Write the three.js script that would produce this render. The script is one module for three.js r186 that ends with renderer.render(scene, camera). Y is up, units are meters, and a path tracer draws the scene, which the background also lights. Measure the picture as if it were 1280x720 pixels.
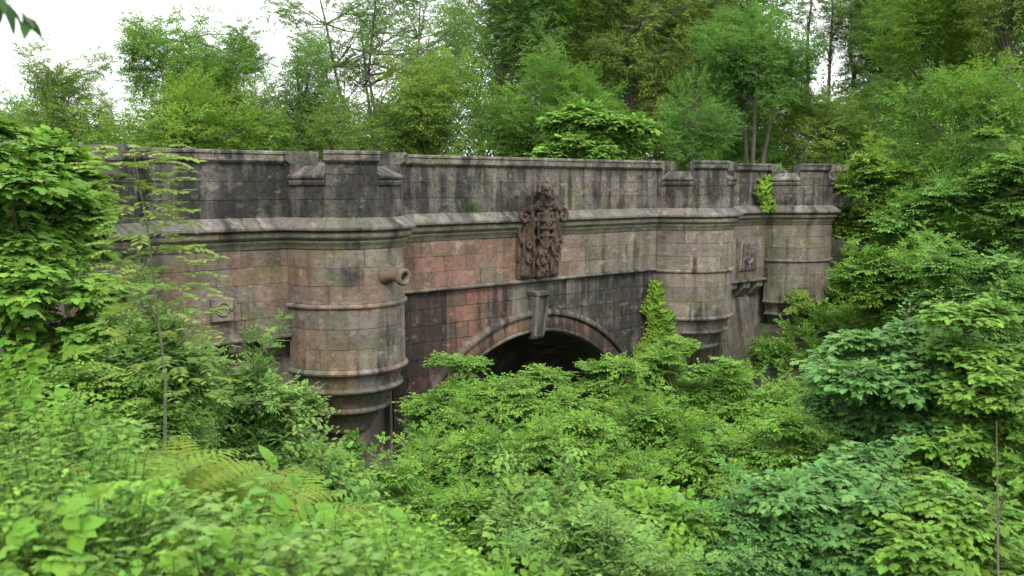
import * as THREE from 'three';
import { mergeGeometries, toCreasedNormals } from 'three/addons/utils/BufferGeometryUtils.js';
import { MarchingCubes } from 'three/addons/objects/MarchingCubes.js';

// ---------------------------------------------------------------- camera, sky, sun, exposure
const EYE = 10;                                    // eye height above the ravine datum
const scene = new THREE.Scene();
const camera = new THREE.PerspectiveCamera(33.94, 1280 / 720, 0.05, 1500);
camera.position.set(0, EYE, 16.367);
camera.lookAt(0.66742, EYE - 0.10868, 16.367 - 0.73667);
camera.focus = 17; camera.userData.fStop = 2.2;

const SW = 128, SH = 64, skyData = new Float32Array(SW * SH * 4);
for (let j = 0; j < SH; j++) for (let i = 0; i < SW; i++) {        // even bright overcast, thinner cloud to the zenith
  const el = ((j + 0.5) / SH - 0.5) * Math.PI, az = (i / SW) * 2 * Math.PI;
  const veil = 0.03 * Math.sin(az * 3 + 4 * el) + 0.02 * Math.sin(az * 7 - 9 * el);
  const b = 0.98 + 0.3 * Math.max(0, Math.sin(el)) + veil;
  const o = (j * SW + i) * 4;
  skyData[o] = b * 0.995; skyData[o + 1] = b; skyData[o + 2] = b * 1.012; skyData[o + 3] = 1;
}
const sky = new THREE.DataTexture(skyData, SW, SH, THREE.RGBAFormat, THREE.FloatType);
sky.mapping = THREE.EquirectangularReflectionMapping; sky.magFilter = THREE.LinearFilter; sky.needsUpdate = true;
scene.background = sky; scene.environment = sky;

const sun = new THREE.DirectionalLight(new THREE.Color(1, 0.96, 0.88), 1.5);
sun.position.set(-8, 42, 30); sun.target.position.set(14, 6, 0);
sun.castShadow = true; sun.shadow.radius = 22;
sun.shadow.mapSize.set(2048, 2048);
Object.assign(sun.shadow.camera, { left: -45, right: 45, top: 45, bottom: -45, near: 1, far: 160 });
scene.add(sun, sun.target);

const renderer = new THREE.WebGLRenderer({ antialias: true });
renderer.toneMapping = THREE.LinearToneMapping;
renderer.toneMappingExposure = 2.18;
renderer.shadowMap.enabled = true;

// ---------------------------------------------------------------- helpers
const { sin, cos, PI, abs, min, max, floor, sqrt, pow, atan2, hypot, ceil, round } = Math;
const V = (x, y, z) => new THREE.Vector3(x, y, z);
function rng(seed) { let a = seed >>> 0; return () => { a = (a + 0x6d2b79f5) | 0; let t = Math.imul(a ^ (a >>> 15), 1 | a); t = (t + Math.imul(t ^ (t >>> 7), 61 | t)) ^ t; return ((t ^ (t >>> 14)) >>> 0) / 4294967296; }; }
const lerp = (a, b, t) => a + (b - a) * t, clamp = (x, a = 0, b = 1) => min(b, max(a, x)), sstep = (a, b, x) => { const t = clamp((x - a) / (b - a)); return t * t * (3 - 2 * t); };
const hash = (x, y, s = 0) => { let h = Math.imul(x | 0, 374761393) + Math.imul(y | 0, 668265263) + Math.imul(s | 0, 974634533); h = Math.imul(h ^ (h >>> 13), 1274126177); return ((h ^ (h >>> 16)) >>> 0) / 4294967296; };
function vnoise(x, y, s = 0, px = 0, py = 0) {
  const ix = floor(x), iy = floor(y), fx = x - ix, fy = y - iy, u = fx * fx * (3 - 2 * fx), v = fy * fy * (3 - 2 * fy);
  const w = (n, p) => (p ? ((n % p) + p) % p : n);
  return lerp(lerp(hash(w(ix, px), w(iy, py), s), hash(w(ix + 1, px), w(iy, py), s), u), lerp(hash(w(ix, px), w(iy + 1, py), s), hash(w(ix + 1, px), w(iy + 1, py), s), u), v);
}
function fbm(x, y, s = 0, oct = 4) { let a = 0, w = 0.5, t = 0; for (let i = 0; i < oct; i++) { a += w * vnoise(x, y, s + i * 17); t += w; w *= 0.5; x *= 2.03; y *= 2.03; } return a / t; }
const names = new Map();
function numbered(n) { const k = names.get(n) || 0; names.set(n, k + 1); return k ? n + '_' + String(k).padStart(3, '0') : n; }
function setShadows(o) { o.traverse((c) => { if (c.isMesh) { c.castShadow = true; c.receiveShadow = true; } }); }
function thing(name, label, category, pos = [0, 0, 0], group) {
  const o = new THREE.Group(); o.name = numbered(name); o.position.set(...pos); o.userData = { label, category };
  if (group) o.userData.group = group;
  scene.add(o); return o;
}
function part(name, geo, mat, parent, kind) { const m = new THREE.Mesh(geo, mat); m.name = name; if (kind) m.userData.kind = kind; parent.add(m); return m; }
function structure(name, geo, mat, label) { const m = new THREE.Mesh(geo, mat); m.name = numbered(name); m.userData = { kind: 'structure', label, category: name.replace(/_/g, ' ') }; scene.add(m); return m; }

class Tri {                                         // triangle soup with uv and colour
  constructor() { this.p = []; this.u = []; this.c = []; }
  v(a, uv, c) { this.p.push(a[0], a[1], a[2]); this.u.push(uv[0], uv[1]); this.c.push(c[0], c[1], c[2]); }
  t(a, b, d, ua, ub, ud, c) { this.v(a, ua, c); this.v(b, ub, c); this.v(d, ud, c); }
  q(a, b, d, e, ua, ub, ud, ue, c) { this.t(a, b, d, ua, ub, ud, c); this.t(a, d, e, ua, ud, ue, c); }
  geo(crease) {
    let g = new THREE.BufferGeometry();
    g.setAttribute('position', new THREE.Float32BufferAttribute(this.p, 3));
    g.setAttribute('uv', new THREE.Float32BufferAttribute(this.u, 2));
    g.setAttribute('color', new THREE.Float32BufferAttribute(this.c, 3));
    if (crease) g = toCreasedNormals(g, crease); else g.computeVertexNormals();
    return g;
  }
}
function tubeInto(T, pts, radii, sides, col, capEnd = true) {     // tapered tube along points
  let prev = null, nrm = V(0, 0, 1), vAcc = 0;
  for (let i = 0; i < pts.length; i++) {
    const d = pts[min(i + 1, pts.length - 1)].clone().sub(pts[max(i - 1, 0)]).normalize();
    nrm = nrm.clone().sub(d.clone().multiplyScalar(nrm.dot(d))); if (nrm.lengthSq() < 1e-6) nrm = V(d.y, -d.x, 0.01); nrm.normalize();
    const bi = d.clone().cross(nrm), ring = [];
    if (i) vAcc += pts[i].distanceTo(pts[i - 1]);
    for (let k = 0; k <= sides; k++) { const a = (k % sides) / sides * 2 * PI, r = radii[i]; ring.push([pts[i].x + (nrm.x * cos(a) + bi.x * sin(a)) * r, pts[i].y + (nrm.y * cos(a) + bi.y * sin(a)) * r, pts[i].z + (nrm.z * cos(a) + bi.z * sin(a)) * r]); }
    if (prev) for (let k = 0; k < sides; k++) { const ua = k / sides, ub = (k + 1) / sides; T.q(prev.ring[k], prev.ring[k + 1], ring[k + 1], ring[k], [ua, prev.v], [ub, prev.v], [ub, vAcc], [ua, vAcc], col); }
    if (capEnd && (i === pts.length - 1)) for (let k = 0; k < sides; k++) T.t(ring[k], ring[k + 1], [pts[i].x, pts[i].y, pts[i].z], [0, 0], [1, 0], [0.5, 0.5], col);
    prev = { ring, v: vAcc };
  }
}

// ---------------------------------------------------------------- textures and materials
function dataTex(w, h, fill, srgb) {
  const d = new Uint8Array(w * h * 4);
  for (let y = 0; y < h; y++) for (let x = 0; x < w; x++) { const c = fill(x, y), o = (y * w + x) * 4; d[o] = clamp(c[0]) * 255; d[o + 1] = clamp(c[1]) * 255; d[o + 2] = clamp(c[2]) * 255; d[o + 3] = 255; }
  const t = new THREE.DataTexture(d, w, h); t.wrapS = t.wrapT = THREE.RepeatWrapping; t.magFilter = THREE.LinearFilter; t.needsUpdate = true;
  if (srgb) t.colorSpace = THREE.SRGBColorSpace; return t;
}
const toS = (x) => (x <= 0.0031308 ? x * 12.92 : 1.055 * pow(x, 1 / 2.4) - 0.055);
// weathering of the facade, in metres along the wall (s) and level (y): soot crust, water streaks, algae, lichen
const S_LEN = 36, Y_LO = -6.3, Y_HI = 0.8, WW = 2048, WH = 512;
const weather = dataTex(WW, WH, (px, py) => {
  const s = px / WW * S_LEN, y = Y_LO + py / WH * (Y_HI - Y_LO);
  const grain = 0.8 + 0.4 * fbm(s * 22, y * 22, 3, 3), mott = fbm(s * 3.1, y * 3.4, 9, 4), streak = fbm(s * 6.5, y * 0.55, 21, 4), big = fbm(s * 0.8, y * 1.1, 33, 3);
  let bias = -0.12;
  if (y > -0.62) bias = 0.0 + 0.03 * (s < 13.5);                            // parapet courses carry most of the crust
  if (y > 0.39) bias = -0.06;
  if (y < -0.62 && y > -0.88) bias = -0.09;
  if (y < -1.22 && y > -2.25) bias = -0.16;
  if (y < -2.3 && s > 13.4 && s < 22.1) bias = s < 14.9 ? 0.1 : s > 17.6 ? 0.03 : -0.06;
  if (y < -3.6) bias += 0.03;
  const f = 0.45 * streak + 0.3 * mott + 0.25 * big + bias;
  const crust = sstep(0.44, 0.57, f) * (0.55 + 0.6 * fbm(s * 14, y * 9, 41, 3)), thin = sstep(0.34, 0.5, f) * 0.3;
  let k = grain * (1 - 0.8 * min(1, crust)) * (1 - thin) * (0.6 + 0.74 * mott);
  let r = k, g = k * (1 + 0.02 * crust), b = k * (1 + 0.07 * crust);
  const alg = sstep(0.5, 0.66, fbm(s * 1.7, y * 6, 51, 4) + (y < -0.85 && y > -1.25 ? 0.16 : -0.02)) * 0.5;
  r *= 1 - 0.26 * alg; g *= 1 - 0.1 * alg; b *= 1 - 0.5 * alg;
  const sp = sstep(0.58, 0.68, fbm(s * 26, y * 26, 66, 3)) * (y > -0.62 ? 0.5 : 0.28); r *= 1 - sp; g *= 1 - sp; b *= 1 - sp * 0.95;      // black lichen specks
  const red = sstep(0.5, 0.62, fbm(s * 1.5, y * 1.9, 123, 4) + (s > 5 && s < 17 ? 0.05 : -0.07)) * (y < -1.22 ? (s < 17 ? 0.55 : 0.25) : 0.08); r *= 1 + 0.22 * red; g *= 1 - 0.16 * red; b *= 1 - 0.3 * red;   // spalled red beds
  const gr = sstep(0.5, 0.68, fbm(s * 5, y * 0.7, 140, 4)) * (y < -1.2 ? 0.55 : 0.25); r *= 1 - 0.42 * gr; g *= 1 - 0.34 * gr; b *= 1 - 0.5 * gr;   // green-grey rain runs
  const wash = sstep(0.6, 0.72, fbm(s * 9, y * 0.9, 77, 3)) * 0.35; r += wash * 0.16; g += wash * 0.15; b += wash * 0.13;   // pale lime runs
  const onLedge = (y < -0.6 && y > -0.88) || y > 0.42 || (y > -2.4 && y < -2.22);
  const li = sstep(0.66, 0.72, fbm(s * 5, y * 7, 91, 4) + (onLedge ? 0.055 : -0.045)); r += li * 0.42; g += li * 0.43; b += li * 0.4;
  return [toS(r * 0.62), toS(g * 0.62), toS(b * 0.62)];
}, true);
weather.repeat.set(1 / S_LEN, 1 / (Y_HI - Y_LO)); weather.offset.set(0, -Y_LO / (Y_HI - Y_LO));
weather.wrapT = THREE.ClampToEdgeWrapping;
const reliefTex = dataTex(512, 512, (x, y) => {
  let a = 0, w = 0.5, n = 8; for (let i = 0; i < 6; i++) { a += w * vnoise(x / 512 * n, y / 512 * n, 5 + i, n, n); w *= 0.6; n *= 2; }
  const c = clamp(a * 0.85); return [c, c, c];
});
reliefTex.repeat.set(0.7, 0.7);
const stone = new THREE.MeshStandardMaterial({ vertexColors: true, map: weather, roughness: 0.95, bumpMap: reliefTex, bumpScale: 0.022 });
const mortar = new THREE.MeshStandardMaterial({ color: new THREE.Color().setRGB(0.16, 0.14, 0.125), roughness: 1, bumpMap: reliefTex, bumpScale: 0.02 });
const soilTex = dataTex(512, 512, (x, y) => { const n = fbm(x / 30, y / 30, 4, 5), m = fbm(x / 8, y / 8, 14, 3), k = 0.5 + 0.9 * n * m * 2; return [toS(0.055 * k), toS(0.05 * k * (0.9 + 0.5 * m)), toS(0.03 * k)]; }, true);
soilTex.repeat.set(0.25, 0.25);
const soil = new THREE.MeshStandardMaterial({ map: soilTex, roughness: 1 });
const tarTex = dataTex(256, 256, (x, y) => { const k = 0.8 + 0.5 * fbm(x / 6, y / 6, 8, 3); return [toS(0.06 * k), toS(0.06 * k), toS(0.058 * k)]; }, true);
const tarmac = new THREE.MeshStandardMaterial({ map: tarTex, roughness: 0.95 });
const barkTex = dataTex(256, 256, (x, y) => { const n = fbm(x / 10, y / 60, 6, 4), k = 0.55 + 0.9 * n; return [toS(0.5 * k), toS(0.5 * k), toS(0.5 * k)]; }, true);
const bark = new THREE.MeshStandardMaterial({ vertexColors: true, map: barkTex, bumpMap: barkTex, bumpScale: 0.02, roughness: 1 });
const leafMat = (o = {}) => new THREE.MeshPhysicalMaterial({ vertexColors: true, color: 0xffffff, roughness: 1, transmission: 0.4, thickness: 0, side: THREE.DoubleSide, specularIntensity: 0.25, clearcoat: 0.05, clearcoatRoughness: 0.42, ...o });
const leaf = leafMat(), leafDull = leafMat({ clearcoat: 0, transmission: 0.56 }), leafGloss = leafMat({ clearcoat: 0.22, clearcoatRoughness: 0.36, transmission: 0.42 });

// ---------------------------------------------------------------- terrain: a ravine that runs under the bridge
function ground(x, z) {
  const d = abs(x - 15.6);
  let h = 2 + 6.6 * pow(min(d, 17) / 17, 1.2) + (d > 17 ? (d - 17) * 0.045 : 0);
  if (z < -9 && d > 6) h += 1.2 * sstep(-9, -40, z);
  h += (fbm(x * 0.22, z * 0.22, 7, 4) - 0.5) * 0.9 * sstep(0.5, 4, hypot(x, z - 16.4));
  h += 0.62 * sstep(7, 3.2, x) * sstep(2, 6.5, z) * (1 - 0.45 * sstep(2, 0, x));     // the near bank
  if (z < 1 && z > -9) h = min(h, 9.25);
  return h;
}
{
  const line = (lo, hi, a, b, fine) => { const o = []; for (let x = a; x <= b + 1e-6; x += fine) o.push(x); for (let x = b, s = fine; x < hi;) { s *= 1.35; x += s; o.push(min(x, hi)); } for (let x = a, s = fine; x > lo;) { s *= 1.35; x -= s; o.unshift(max(x, lo)); } return o; };
  const xs = line(-500, 500, -6, 44, 0.6), zs = line(-500, 300, -24, 22, 0.6), pos = [], uv = [], idx = [];
  for (const z of zs) for (const x of xs) { pos.push(x, ground(x, z), z); uv.push(x, -z); }
  for (let j = 0; j + 1 < zs.length; j++) for (let i = 0; i + 1 < xs.length; i++) { const a = j * xs.length + i, b = a + 1, c = a + xs.length, d = c + 1; idx.push(a, c, b, b, c, d); }
  const g = new THREE.BufferGeometry(); g.setAttribute('position', new THREE.Float32BufferAttribute(pos, 3)); g.setAttribute('uv', new THREE.Float32BufferAttribute(uv, 2)); g.setIndex(idx); g.computeVertexNormals();
  structure('ground', g, soil, 'dark leafy earth of the wooded ravine under the plants');
}

// ================================================================ THE BRIDGE
const bridge = thing('stone_bridge', 'weathered red and grey sandstone bridge with round turrets and parapet over an arch', 'bridge', [0, EYE, 0]);
const grp = (name, label) => { const g = new THREE.Group(); g.name = name; if (label) g.userData.label = label; bridge.add(g); return g; };
const TUR = [[4.84, 1.23], [10.22, 1.23], [21.42, 1.29], [26.7, 1.31]];
const segs = []; let sAcc = 0.4;
const addLine = (x0, x1) => { segs.push({ k: 'line', x0, len: x1 - x0, s0: sAcc }); sAcc += x1 - x0; return segs[segs.length - 1]; };
const addArc = (uc, r) => { segs.push({ k: 'arc', uc, r, len: PI * r, s0: sAcc }); sAcc += PI * r; return segs[segs.length - 1]; };
const wallEnd0 = addLine(1.2, TUR[0][0] - TUR[0][1]), arc0 = addArc(...TUR[0]);
const bayL = addLine(TUR[0][0] + TUR[0][1], TUR[1][0] - TUR[1][1]), arc1 = addArc(...TUR[1]);
const bayC = addLine(TUR[1][0] + TUR[1][1], TUR[2][0] - TUR[2][1]), arc2 = addArc(...TUR[2]);
const bayR = addLine(TUR[2][0] + TUR[2][1], TUR[3][0] - TUR[3][1]), arc3 = addArc(...TUR[3]);
const wallEnd1 = addLine(TUR[3][0] + TUR[3][1], 29.2);
function pt(g, t, off, y) { if (g.k === 'line') return [g.x0 + t, y, off]; const a = PI - t / g.r; return [g.uc + (g.r + off) * cos(a), y, (g.r + off) * sin(a)]; }
const cols = (g, t0, t1) => { const n = g.k === 'arc' ? max(1, ceil((t1 - t0) / 0.13)) : 1; return Array.from({ length: n + 1 }, (_, i) => lerp(t0, t1, i / n)); };

// a dressed stone with worn arrises and a slightly uneven face
function ashlar(g, t0, t1, y0, y1, off, depth, col, R, joint = 0.0018) {
  const T = new Tri(), c = 0.005, a0 = t0 + joint, a1 = t1 - joint, b0 = y0 + joint, b1 = y1 - joint;
  const cs = [a0, ...cols(g, a0 + c, a1 - c), a1], rs = [b0, b0 + c, b1 - c, b1], n = cs.length, face = off + (R() - 0.5) * 0.014;
  const jit = (i, j) => (i > 0 && i < n - 1 && j > 0 && j < 3 ? (R() - 0.5) * 0.008 : -c - R() * 0.004);
  const gr = rs.map((y, j) => cs.map((t, i) => { const e = (i === 0 || i === n - 1) && (j === 0 || j === 3) ? R() * 0.012 : 0; return pt(g, t + (i === 0 ? e : i === n - 1 ? -e : 0), face + jit(i, j), y); }));
  const U = (i, j) => [g.s0 + cs[i], rs[j]];
  for (let j = 0; j < 3; j++) for (let i = 0; i < n - 1; i++) T.q(gr[j][i], gr[j][i + 1], gr[j + 1][i + 1], gr[j + 1][i], U(i, j), U(i + 1, j), U(i + 1, j + 1), U(i, j + 1), col);
  const bk = (i, j) => pt(g, cs[i], off - depth, rs[j]), D = (u, k) => [u[0] + k * depth, u[1]];
  for (let i = 0; i < n - 1; i++) {
    T.q(gr[3][i], gr[3][i + 1], bk(i + 1, 3), bk(i, 3), U(i, 3), U(i + 1, 3), U(i + 1, 3), U(i, 3), col);
    T.q(gr[0][i + 1], gr[0][i], bk(i, 0), bk(i + 1, 0), U(i + 1, 0), U(i, 0), U(i, 0), U(i + 1, 0), col);
    T.q(bk(i + 1, 0), bk(i, 0), bk(i, 3), bk(i + 1, 3), U(i + 1, 0), U(i, 0), U(i, 3), U(i + 1, 3), col);
  }
  T.q(bk(0, 0), gr[0][0], gr[3][0], bk(0, 3), D(U(0, 0), -1), U(0, 0), U(0, 3), D(U(0, 3), -1), col);
  T.q(gr[0][n - 1], bk(n - 1, 0), bk(n - 1, 3), gr[3][n - 1], U(n - 1, 0), D(U(n - 1, 0), 1), D(U(n - 1, 3), 1), U(n - 1, 3), col);
  return T.geo(0.45);
}
// a moulded stone: closed profile [[off, y], ...] (anticlockwise seen with outside to the +off) swept along the wall
function moulded(g, t0, t1, prof, col, joint = 0.004) {
  const T = new Tri(), cs = cols(g, t0 + joint, t1 - joint), n = prof.length; let acc = 0;
  const pv = prof.map((p, i) => { if (i) acc += hypot(p[0] - prof[i - 1][0], p[1] - prof[i - 1][1]); return p[1]; });
  for (let i = 0; i + 1 < cs.length; i++) for (let k = 0; k < n; k++) {
    const p = prof[k], q = prof[(k + 1) % n], ua = g.s0 + cs[i], ub = g.s0 + cs[i + 1], va = p[1] - 0.3 * p[0], vb = q[1] - 0.3 * q[0];
    T.q(pt(g, cs[i], p[0], p[1]), pt(g, cs[i + 1], p[0], p[1]), pt(g, cs[i + 1], q[0], q[1]), pt(g, cs[i], q[0], q[1]), [ua, pv[k]], [ub, pv[k]], [ub, pv[(k + 1) % n]], [ua, pv[(k + 1) % n]], col);
  }
  const tri = THREE.ShapeUtils.triangulateShape(prof.map((p) => new THREE.Vector2(p[0], p[1])), []);
  for (const [t, flip] of [[cs[0], 1], [cs[cs.length - 1], 0]]) for (const f of tri) {
    const [a, b, c] = flip ? [f[0], f[2], f[1]] : f, P = (k) => pt(g, t, prof[k][0], prof[k][1]), U = (k) => [g.s0 + t - prof[k][0], prof[k][1]];
    T.t(P(a), P(b), P(c), U(a), U(b), U(c), col);
  }
  return T.geo(0.5);
}
// stone tones (linear): the quarry bed each block was cut from
const TONE = { buff: [0.29, 0.24, 0.195], pink: [0.27, 0.18, 0.145], red: [0.29, 0.16, 0.125], grey: [0.24, 0.22, 0.19], dark: [0.165, 0.153, 0.14], soot: [0.135, 0.127, 0.118], ochre: [0.29, 0.235, 0.155], mauve: [0.22, 0.178, 0.16] };
const mix = (w, R) => { let t = 0; const mean = [0, 0, 0]; for (const k in w) t += w[k]; for (const k in w) for (let i = 0; i < 3; i++) mean[i] += TONE[k][i] * w[k] / t; let x = R() * t; for (const k in w) { x -= w[k]; if (x <= 0) { const v = 0.86 + 0.28 * R(); return TONE[k].map((c, i) => lerp(c, mean[i], 0.55) * 0.98 * v * (0.97 + 0.06 * R())); } } };
const zone = {
  parapetL: { soot: 3, dark: 4, grey: 3 }, parapetC0: { dark: 3, soot: 1, grey: 3 }, parapetC: { grey: 4, dark: 1.5, buff: 3, mauve: 1.5 }, parapetR: { grey: 3, mauve: 2, dark: 2, buff: 1 },
  friezeL: { mauve: 4, pink: 2, buff: 1.5, grey: 2 }, friezeC: { pink: 4, mauve: 3, buff: 2 }, friezeR: { buff: 4, grey: 3, mauve: 2 },
  spanL: { soot: 2, dark: 2, red: 4, pink: 2 }, spanR: { dark: 3, mauve: 3, grey: 2, soot: 0.8 }, turL: { grey: 6, buff: 2, mauve: 1.5, pink: 1 }, turR: { buff: 4, grey: 3.4, mauve: 1 },
  mould: { grey: 3, buff: 2, dark: 1 }, mouldD: { grey: 4, dark: 3.5 }, cop: { grey: 4, dark: 2, buff: 1 },
};
const R1 = rng(11);
function course(group, name, g, y0, y1, off, depth, z, widths, shift, ranges) {
  for (const [A, B] of ranges || [[0, g.len]]) {
    let t = A, first = true;
    while (t < B - 1e-4) {
      let w = lerp(widths[0], widths[1], R1()); if (first && shift) w *= 0.55; first = false;
      if (t + w > B - widths[0] * 0.55) w = B - t;
      const zz = typeof z === 'function' ? z(t, (y0 + y1) / 2) : z;
      part(name, ashlar(g, t, t + w, y0, y1, off, depth, mix(zz, R1), R1), stone, group); t += w;
    }
  }
}
function run(group, name, g, prof, z, width, ranges, dy = 0) {
  for (const [A, B] of ranges || [[0, g.len]]) { const n = max(1, round((B - A) / width)); for (let i = 0; i < n; i++) part(name, moulded(g, lerp(A, B, i / n), lerp(A, B, (i + 1) / n), prof.map((p) => [p[0], p[1] + dy]), mix(z, R1)), stone, group); }
}
const TH = 0.62;                                     // parapet thickness
const COPING = [[-TH - 0.04, 0.39], [0.0, 0.39], [0.03, 0.41], [0.075, 0.44], [0.085, 0.455], [0.085, 0.545], [0.07, 0.565], [0.105, 0.575], [0.105, 0.615], [0.085, 0.635], [-TH - 0.06, 0.64]];
const SILL = [[-TH - 0.04, -0.03], [0.0, -0.03], [0.045, 0.0], [0.06, 0.05], [0.05, 0.085], [0.03, 0.1], [0.075, 0.115], [0.085, 0.15], [0.075, 0.175], [-0.3, 0.36], [-TH - 0.05, 0.36]];
const CORNICE = [[-0.2, -0.87], [0.15, -0.87], [0.235, -0.862], [0.255, -0.84], [0.255, -0.8], [0.235, -0.78], [0.0, -0.615], [-0.2, -0.615]];
const BED1 = [[-0.2, -1.045], [0.09, -1.045], [0.13, -1.02], [0.165, -0.985], [0.175, -0.945], [0.16, -0.905], [0.12, -0.876], [-0.2, -0.876]];
const BED2 = [[-0.2, -1.215], [0.015, -1.215], [0.03, -1.19], [0.045, -1.14], [0.085, -1.1], [0.095, -1.075], [0.085, -1.05], [-0.2, -1.05]];
const STRING = [[-0.15, -2.335], [0.02, -2.335], [0.06, -2.31], [0.07, -2.275], [0.05, -2.25], [0.0, -2.24], [-0.15, -2.24]];
const deg = (g, a) => (PI - a * PI / 180) * g.r;

// ---- straight runs of wall
const parapetWall = grp('parapet_wall'), frieze = grp('frieze_wall'), cornice = grp('cornice');
const PY = [-0.615, -0.28, 0.055, 0.39];
for (const g of [wallEnd0, bayL, bayC, bayR, wallEnd1]) {
  const zp = g === bayC ? (t) => (t < 2.2 ? zone.parapetC0 : zone.parapetC) : g === bayL || g === wallEnd0 ? zone.parapetL : zone.parapetR;
  for (let i = 0; i < 3; i++) course(parapetWall, 'parapet_stone', g, PY[i], PY[i + 1], 0, TH, zp, [0.7, 1.3], i & 1);
  run(parapetWall, 'coping_stone', g, COPING, zone.cop, 1.25);
  run(cornice, 'cornice_stone', g, CORNICE, zone.mouldD, 1.1); run(cornice, 'bed_mould_stone', g, BED1, zone.mould, 1.3); run(cornice, 'bed_mould_stone', g, BED2, zone.mould, 1.15);
  const zf = g === bayC ? (t) => (t < 5 ? zone.friezeC : zone.friezeR) : g === bayL || g === wallEnd0 ? zone.friezeL : zone.friezeR;
  const yb = g === bayC ? -2.24 : -2.86;
  const n = g === bayC ? 3 : 5;
  for (let i = 0; i < n; i++) course(frieze, 'frieze_stone', g, lerp(yb, -1.22, i / n), lerp(yb, -1.22, (i + 1) / n), 0, 0.2, zf, [0.8, 1.5], i & 1);
}
run(cornice, 'string_course_stone', bayC, STRING, zone.mouldD, 1.2);
// ---- lower walls of the side bays: string on corbel blocks, recessed wall, battered twin pier
const lower = grp('lower_wall');
for (const g of [bayL, bayR]) {
  run(lower, 'string_course_stone', g, STRING.map((p) => [p[0] + (p[0] > -0.1 ? 0.06 : 0), p[1] - 0.61]), zone.mouldD, 1.0);
  for (let i = 0; i < 9; i++) course(lower, 'wall_stone', g, -2.945 - 0.38 * (i + 1), -2.945 - 0.38 * i, -0.3, 0.15, zone.spanR, [0.5, 1], i & 1);
  const m = g.len / 2;
  for (let i = 0; i < 4; i++) { const t = m + (i - 1.5) * 0.68; part('corbel_block', moulded(g, t - 0.17, t + 0.17, [[-0.3, -3.36], [-0.18, -3.34], [-0.06, -3.2], [0.05, -3.1], [0.06, -2.95], [-0.3, -2.95]], mix(zone.mouldD, R1)), stone, lower); }
  for (let k = 0; k < 3; k++) for (let i = 0; i < 9; i++) {
    const b = (y) => -0.16 + (-3.4 - y) * 0.17 - (k === 1 ? 0.16 : 0), y1 = -3.42 - 0.4 * i, y0 = y1 - 0.394, t0 = m + (k - 1.5) * 0.52;
    part('pier_stone', moulded(g, t0 - (k === 0 ? i * 0.025 : 0), t0 + 0.52 + (k === 2 ? i * 0.025 : 0), [[-0.32, y0], [b(y0), y0], [b(y1), y1], [-0.32, y1]], mix(zone.spanR, R1), 0.006), stone, lower);
  }
}
// ---- arch bay: spandrel stones cut to the ring, voussoirs, hood, keystone, vault
const AX = 15.62, AY = -7.42, RI = 3.86, RV = 4.27, RH = 4.43;
const spandrel = grp('spandrel_wall');
for (let i = 0; i < 11; i++) {
  const y1 = -2.345 - i * 0.365, y0 = y1 - 0.365; let t = 0, first = true;
  while (t < bayC.len - 1e-4) {
    let w = lerp(0.7, 1.4, R1()); if (first && i & 1) w *= 0.5; first = false; if (t + w > bayC.len - 0.35) w = bayC.len - t;
    const xa = bayC.x0 + t + 0.007, xb = bayC.x0 + t + w - 0.007, ya = y0 + 0.007, yb = y1 - 0.007, hi = (x) => { const d = abs(x - AX); return d < RV ? AY + sqrt(RV * RV - d * d) : -99; };
    const left = t + w / 2 < bayC.len * 0.42; t += w;
    const pts = []; let any = false; const N = 10;
    for (let k = 0; k <= N; k++) { const x = lerp(xa, xb, k / N), y = max(ya, hi(x) + 0.004); if (y < yb - 0.02) { pts.push([x, y]); any = true; } }
    if (!any || pts.length < 2) continue;
    const sh = new THREE.Shape(); pts.forEach((p, k) => (k ? sh.lineTo(...p) : sh.moveTo(...p))); sh.lineTo(pts[pts.length - 1][0], yb); sh.lineTo(pts[0][0], yb); sh.closePath();
    const geo = new THREE.ExtrudeGeometry(sh, { depth: 0.16, bevelEnabled: true, bevelThickness: 0.012, bevelSize: 0.0, bevelOffset: 0, bevelSegments: 1, steps: 1 });
    geo.translate(0, 0, -0.23 + (R1() - 0.5) * 0.014);
    const p = geo.attributes.position, col = mix(left ? zone.spanL : zone.spanR, R1), uv = [], cc = [];
    for (let k = 0; k < p.count; k++) { uv.push(bayC.s0 + p.getX(k) - bayC.x0 + 0.3 * p.getZ(k), p.getY(k)); cc.push(...col); }
    geo.setAttribute('uv', new THREE.Float32BufferAttribute(uv, 2)); geo.setAttribute('color', new THREE.Float32BufferAttribute(cc, 3));
    part('spandrel_stone', geo, stone, spandrel);
  }
}
// ring pieces: closed section [[radius, z]] swept between two angles about the arch centre
function ringPiece(sec, a0, a1, col, steps = 3, gap = 0.004) {
  const T = new Tri(), n = sec.length, g0 = a0 + gap / sec[0][0], g1 = a1 - gap / sec[0][0];
  const P = (k, a) => [AX + sec[k][0] * cos(a), AY + sec[k][0] * sin(a), sec[k][1]], U = (k, a) => { const p = P(k, a); return [bayC.s0 + p[0] - bayC.x0 + 0.4 * p[2], p[1]]; };
  for (let i = 0; i < steps; i++) { const a = lerp(g0, g1, i / steps), b = lerp(g0, g1, (i + 1) / steps); for (let k = 0; k < n; k++) { const l = (k + 1) % n; T.q(P(k, b), P(k, a), P(l, a), P(l, b), U(k, b), U(k, a), U(l, a), U(l, b), col); } }
  const tri = THREE.ShapeUtils.triangulateShape(sec.map((p) => new THREE.Vector2(...p)), []);
  for (const [a, fl] of [[g0, 0], [g1, 1]]) for (const f of tri) { const [x, y, z] = fl ? f : [f[0], f[2], f[1]]; T.t(P(x, a), P(y, a), P(z, a), U(x, a), U(y, a), U(z, a), col); }
  return T.geo(0.5);
}
const ring = grp('arch_ring');
const NV = 31, A0 = 0.02, A1 = PI - 0.02;
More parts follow.
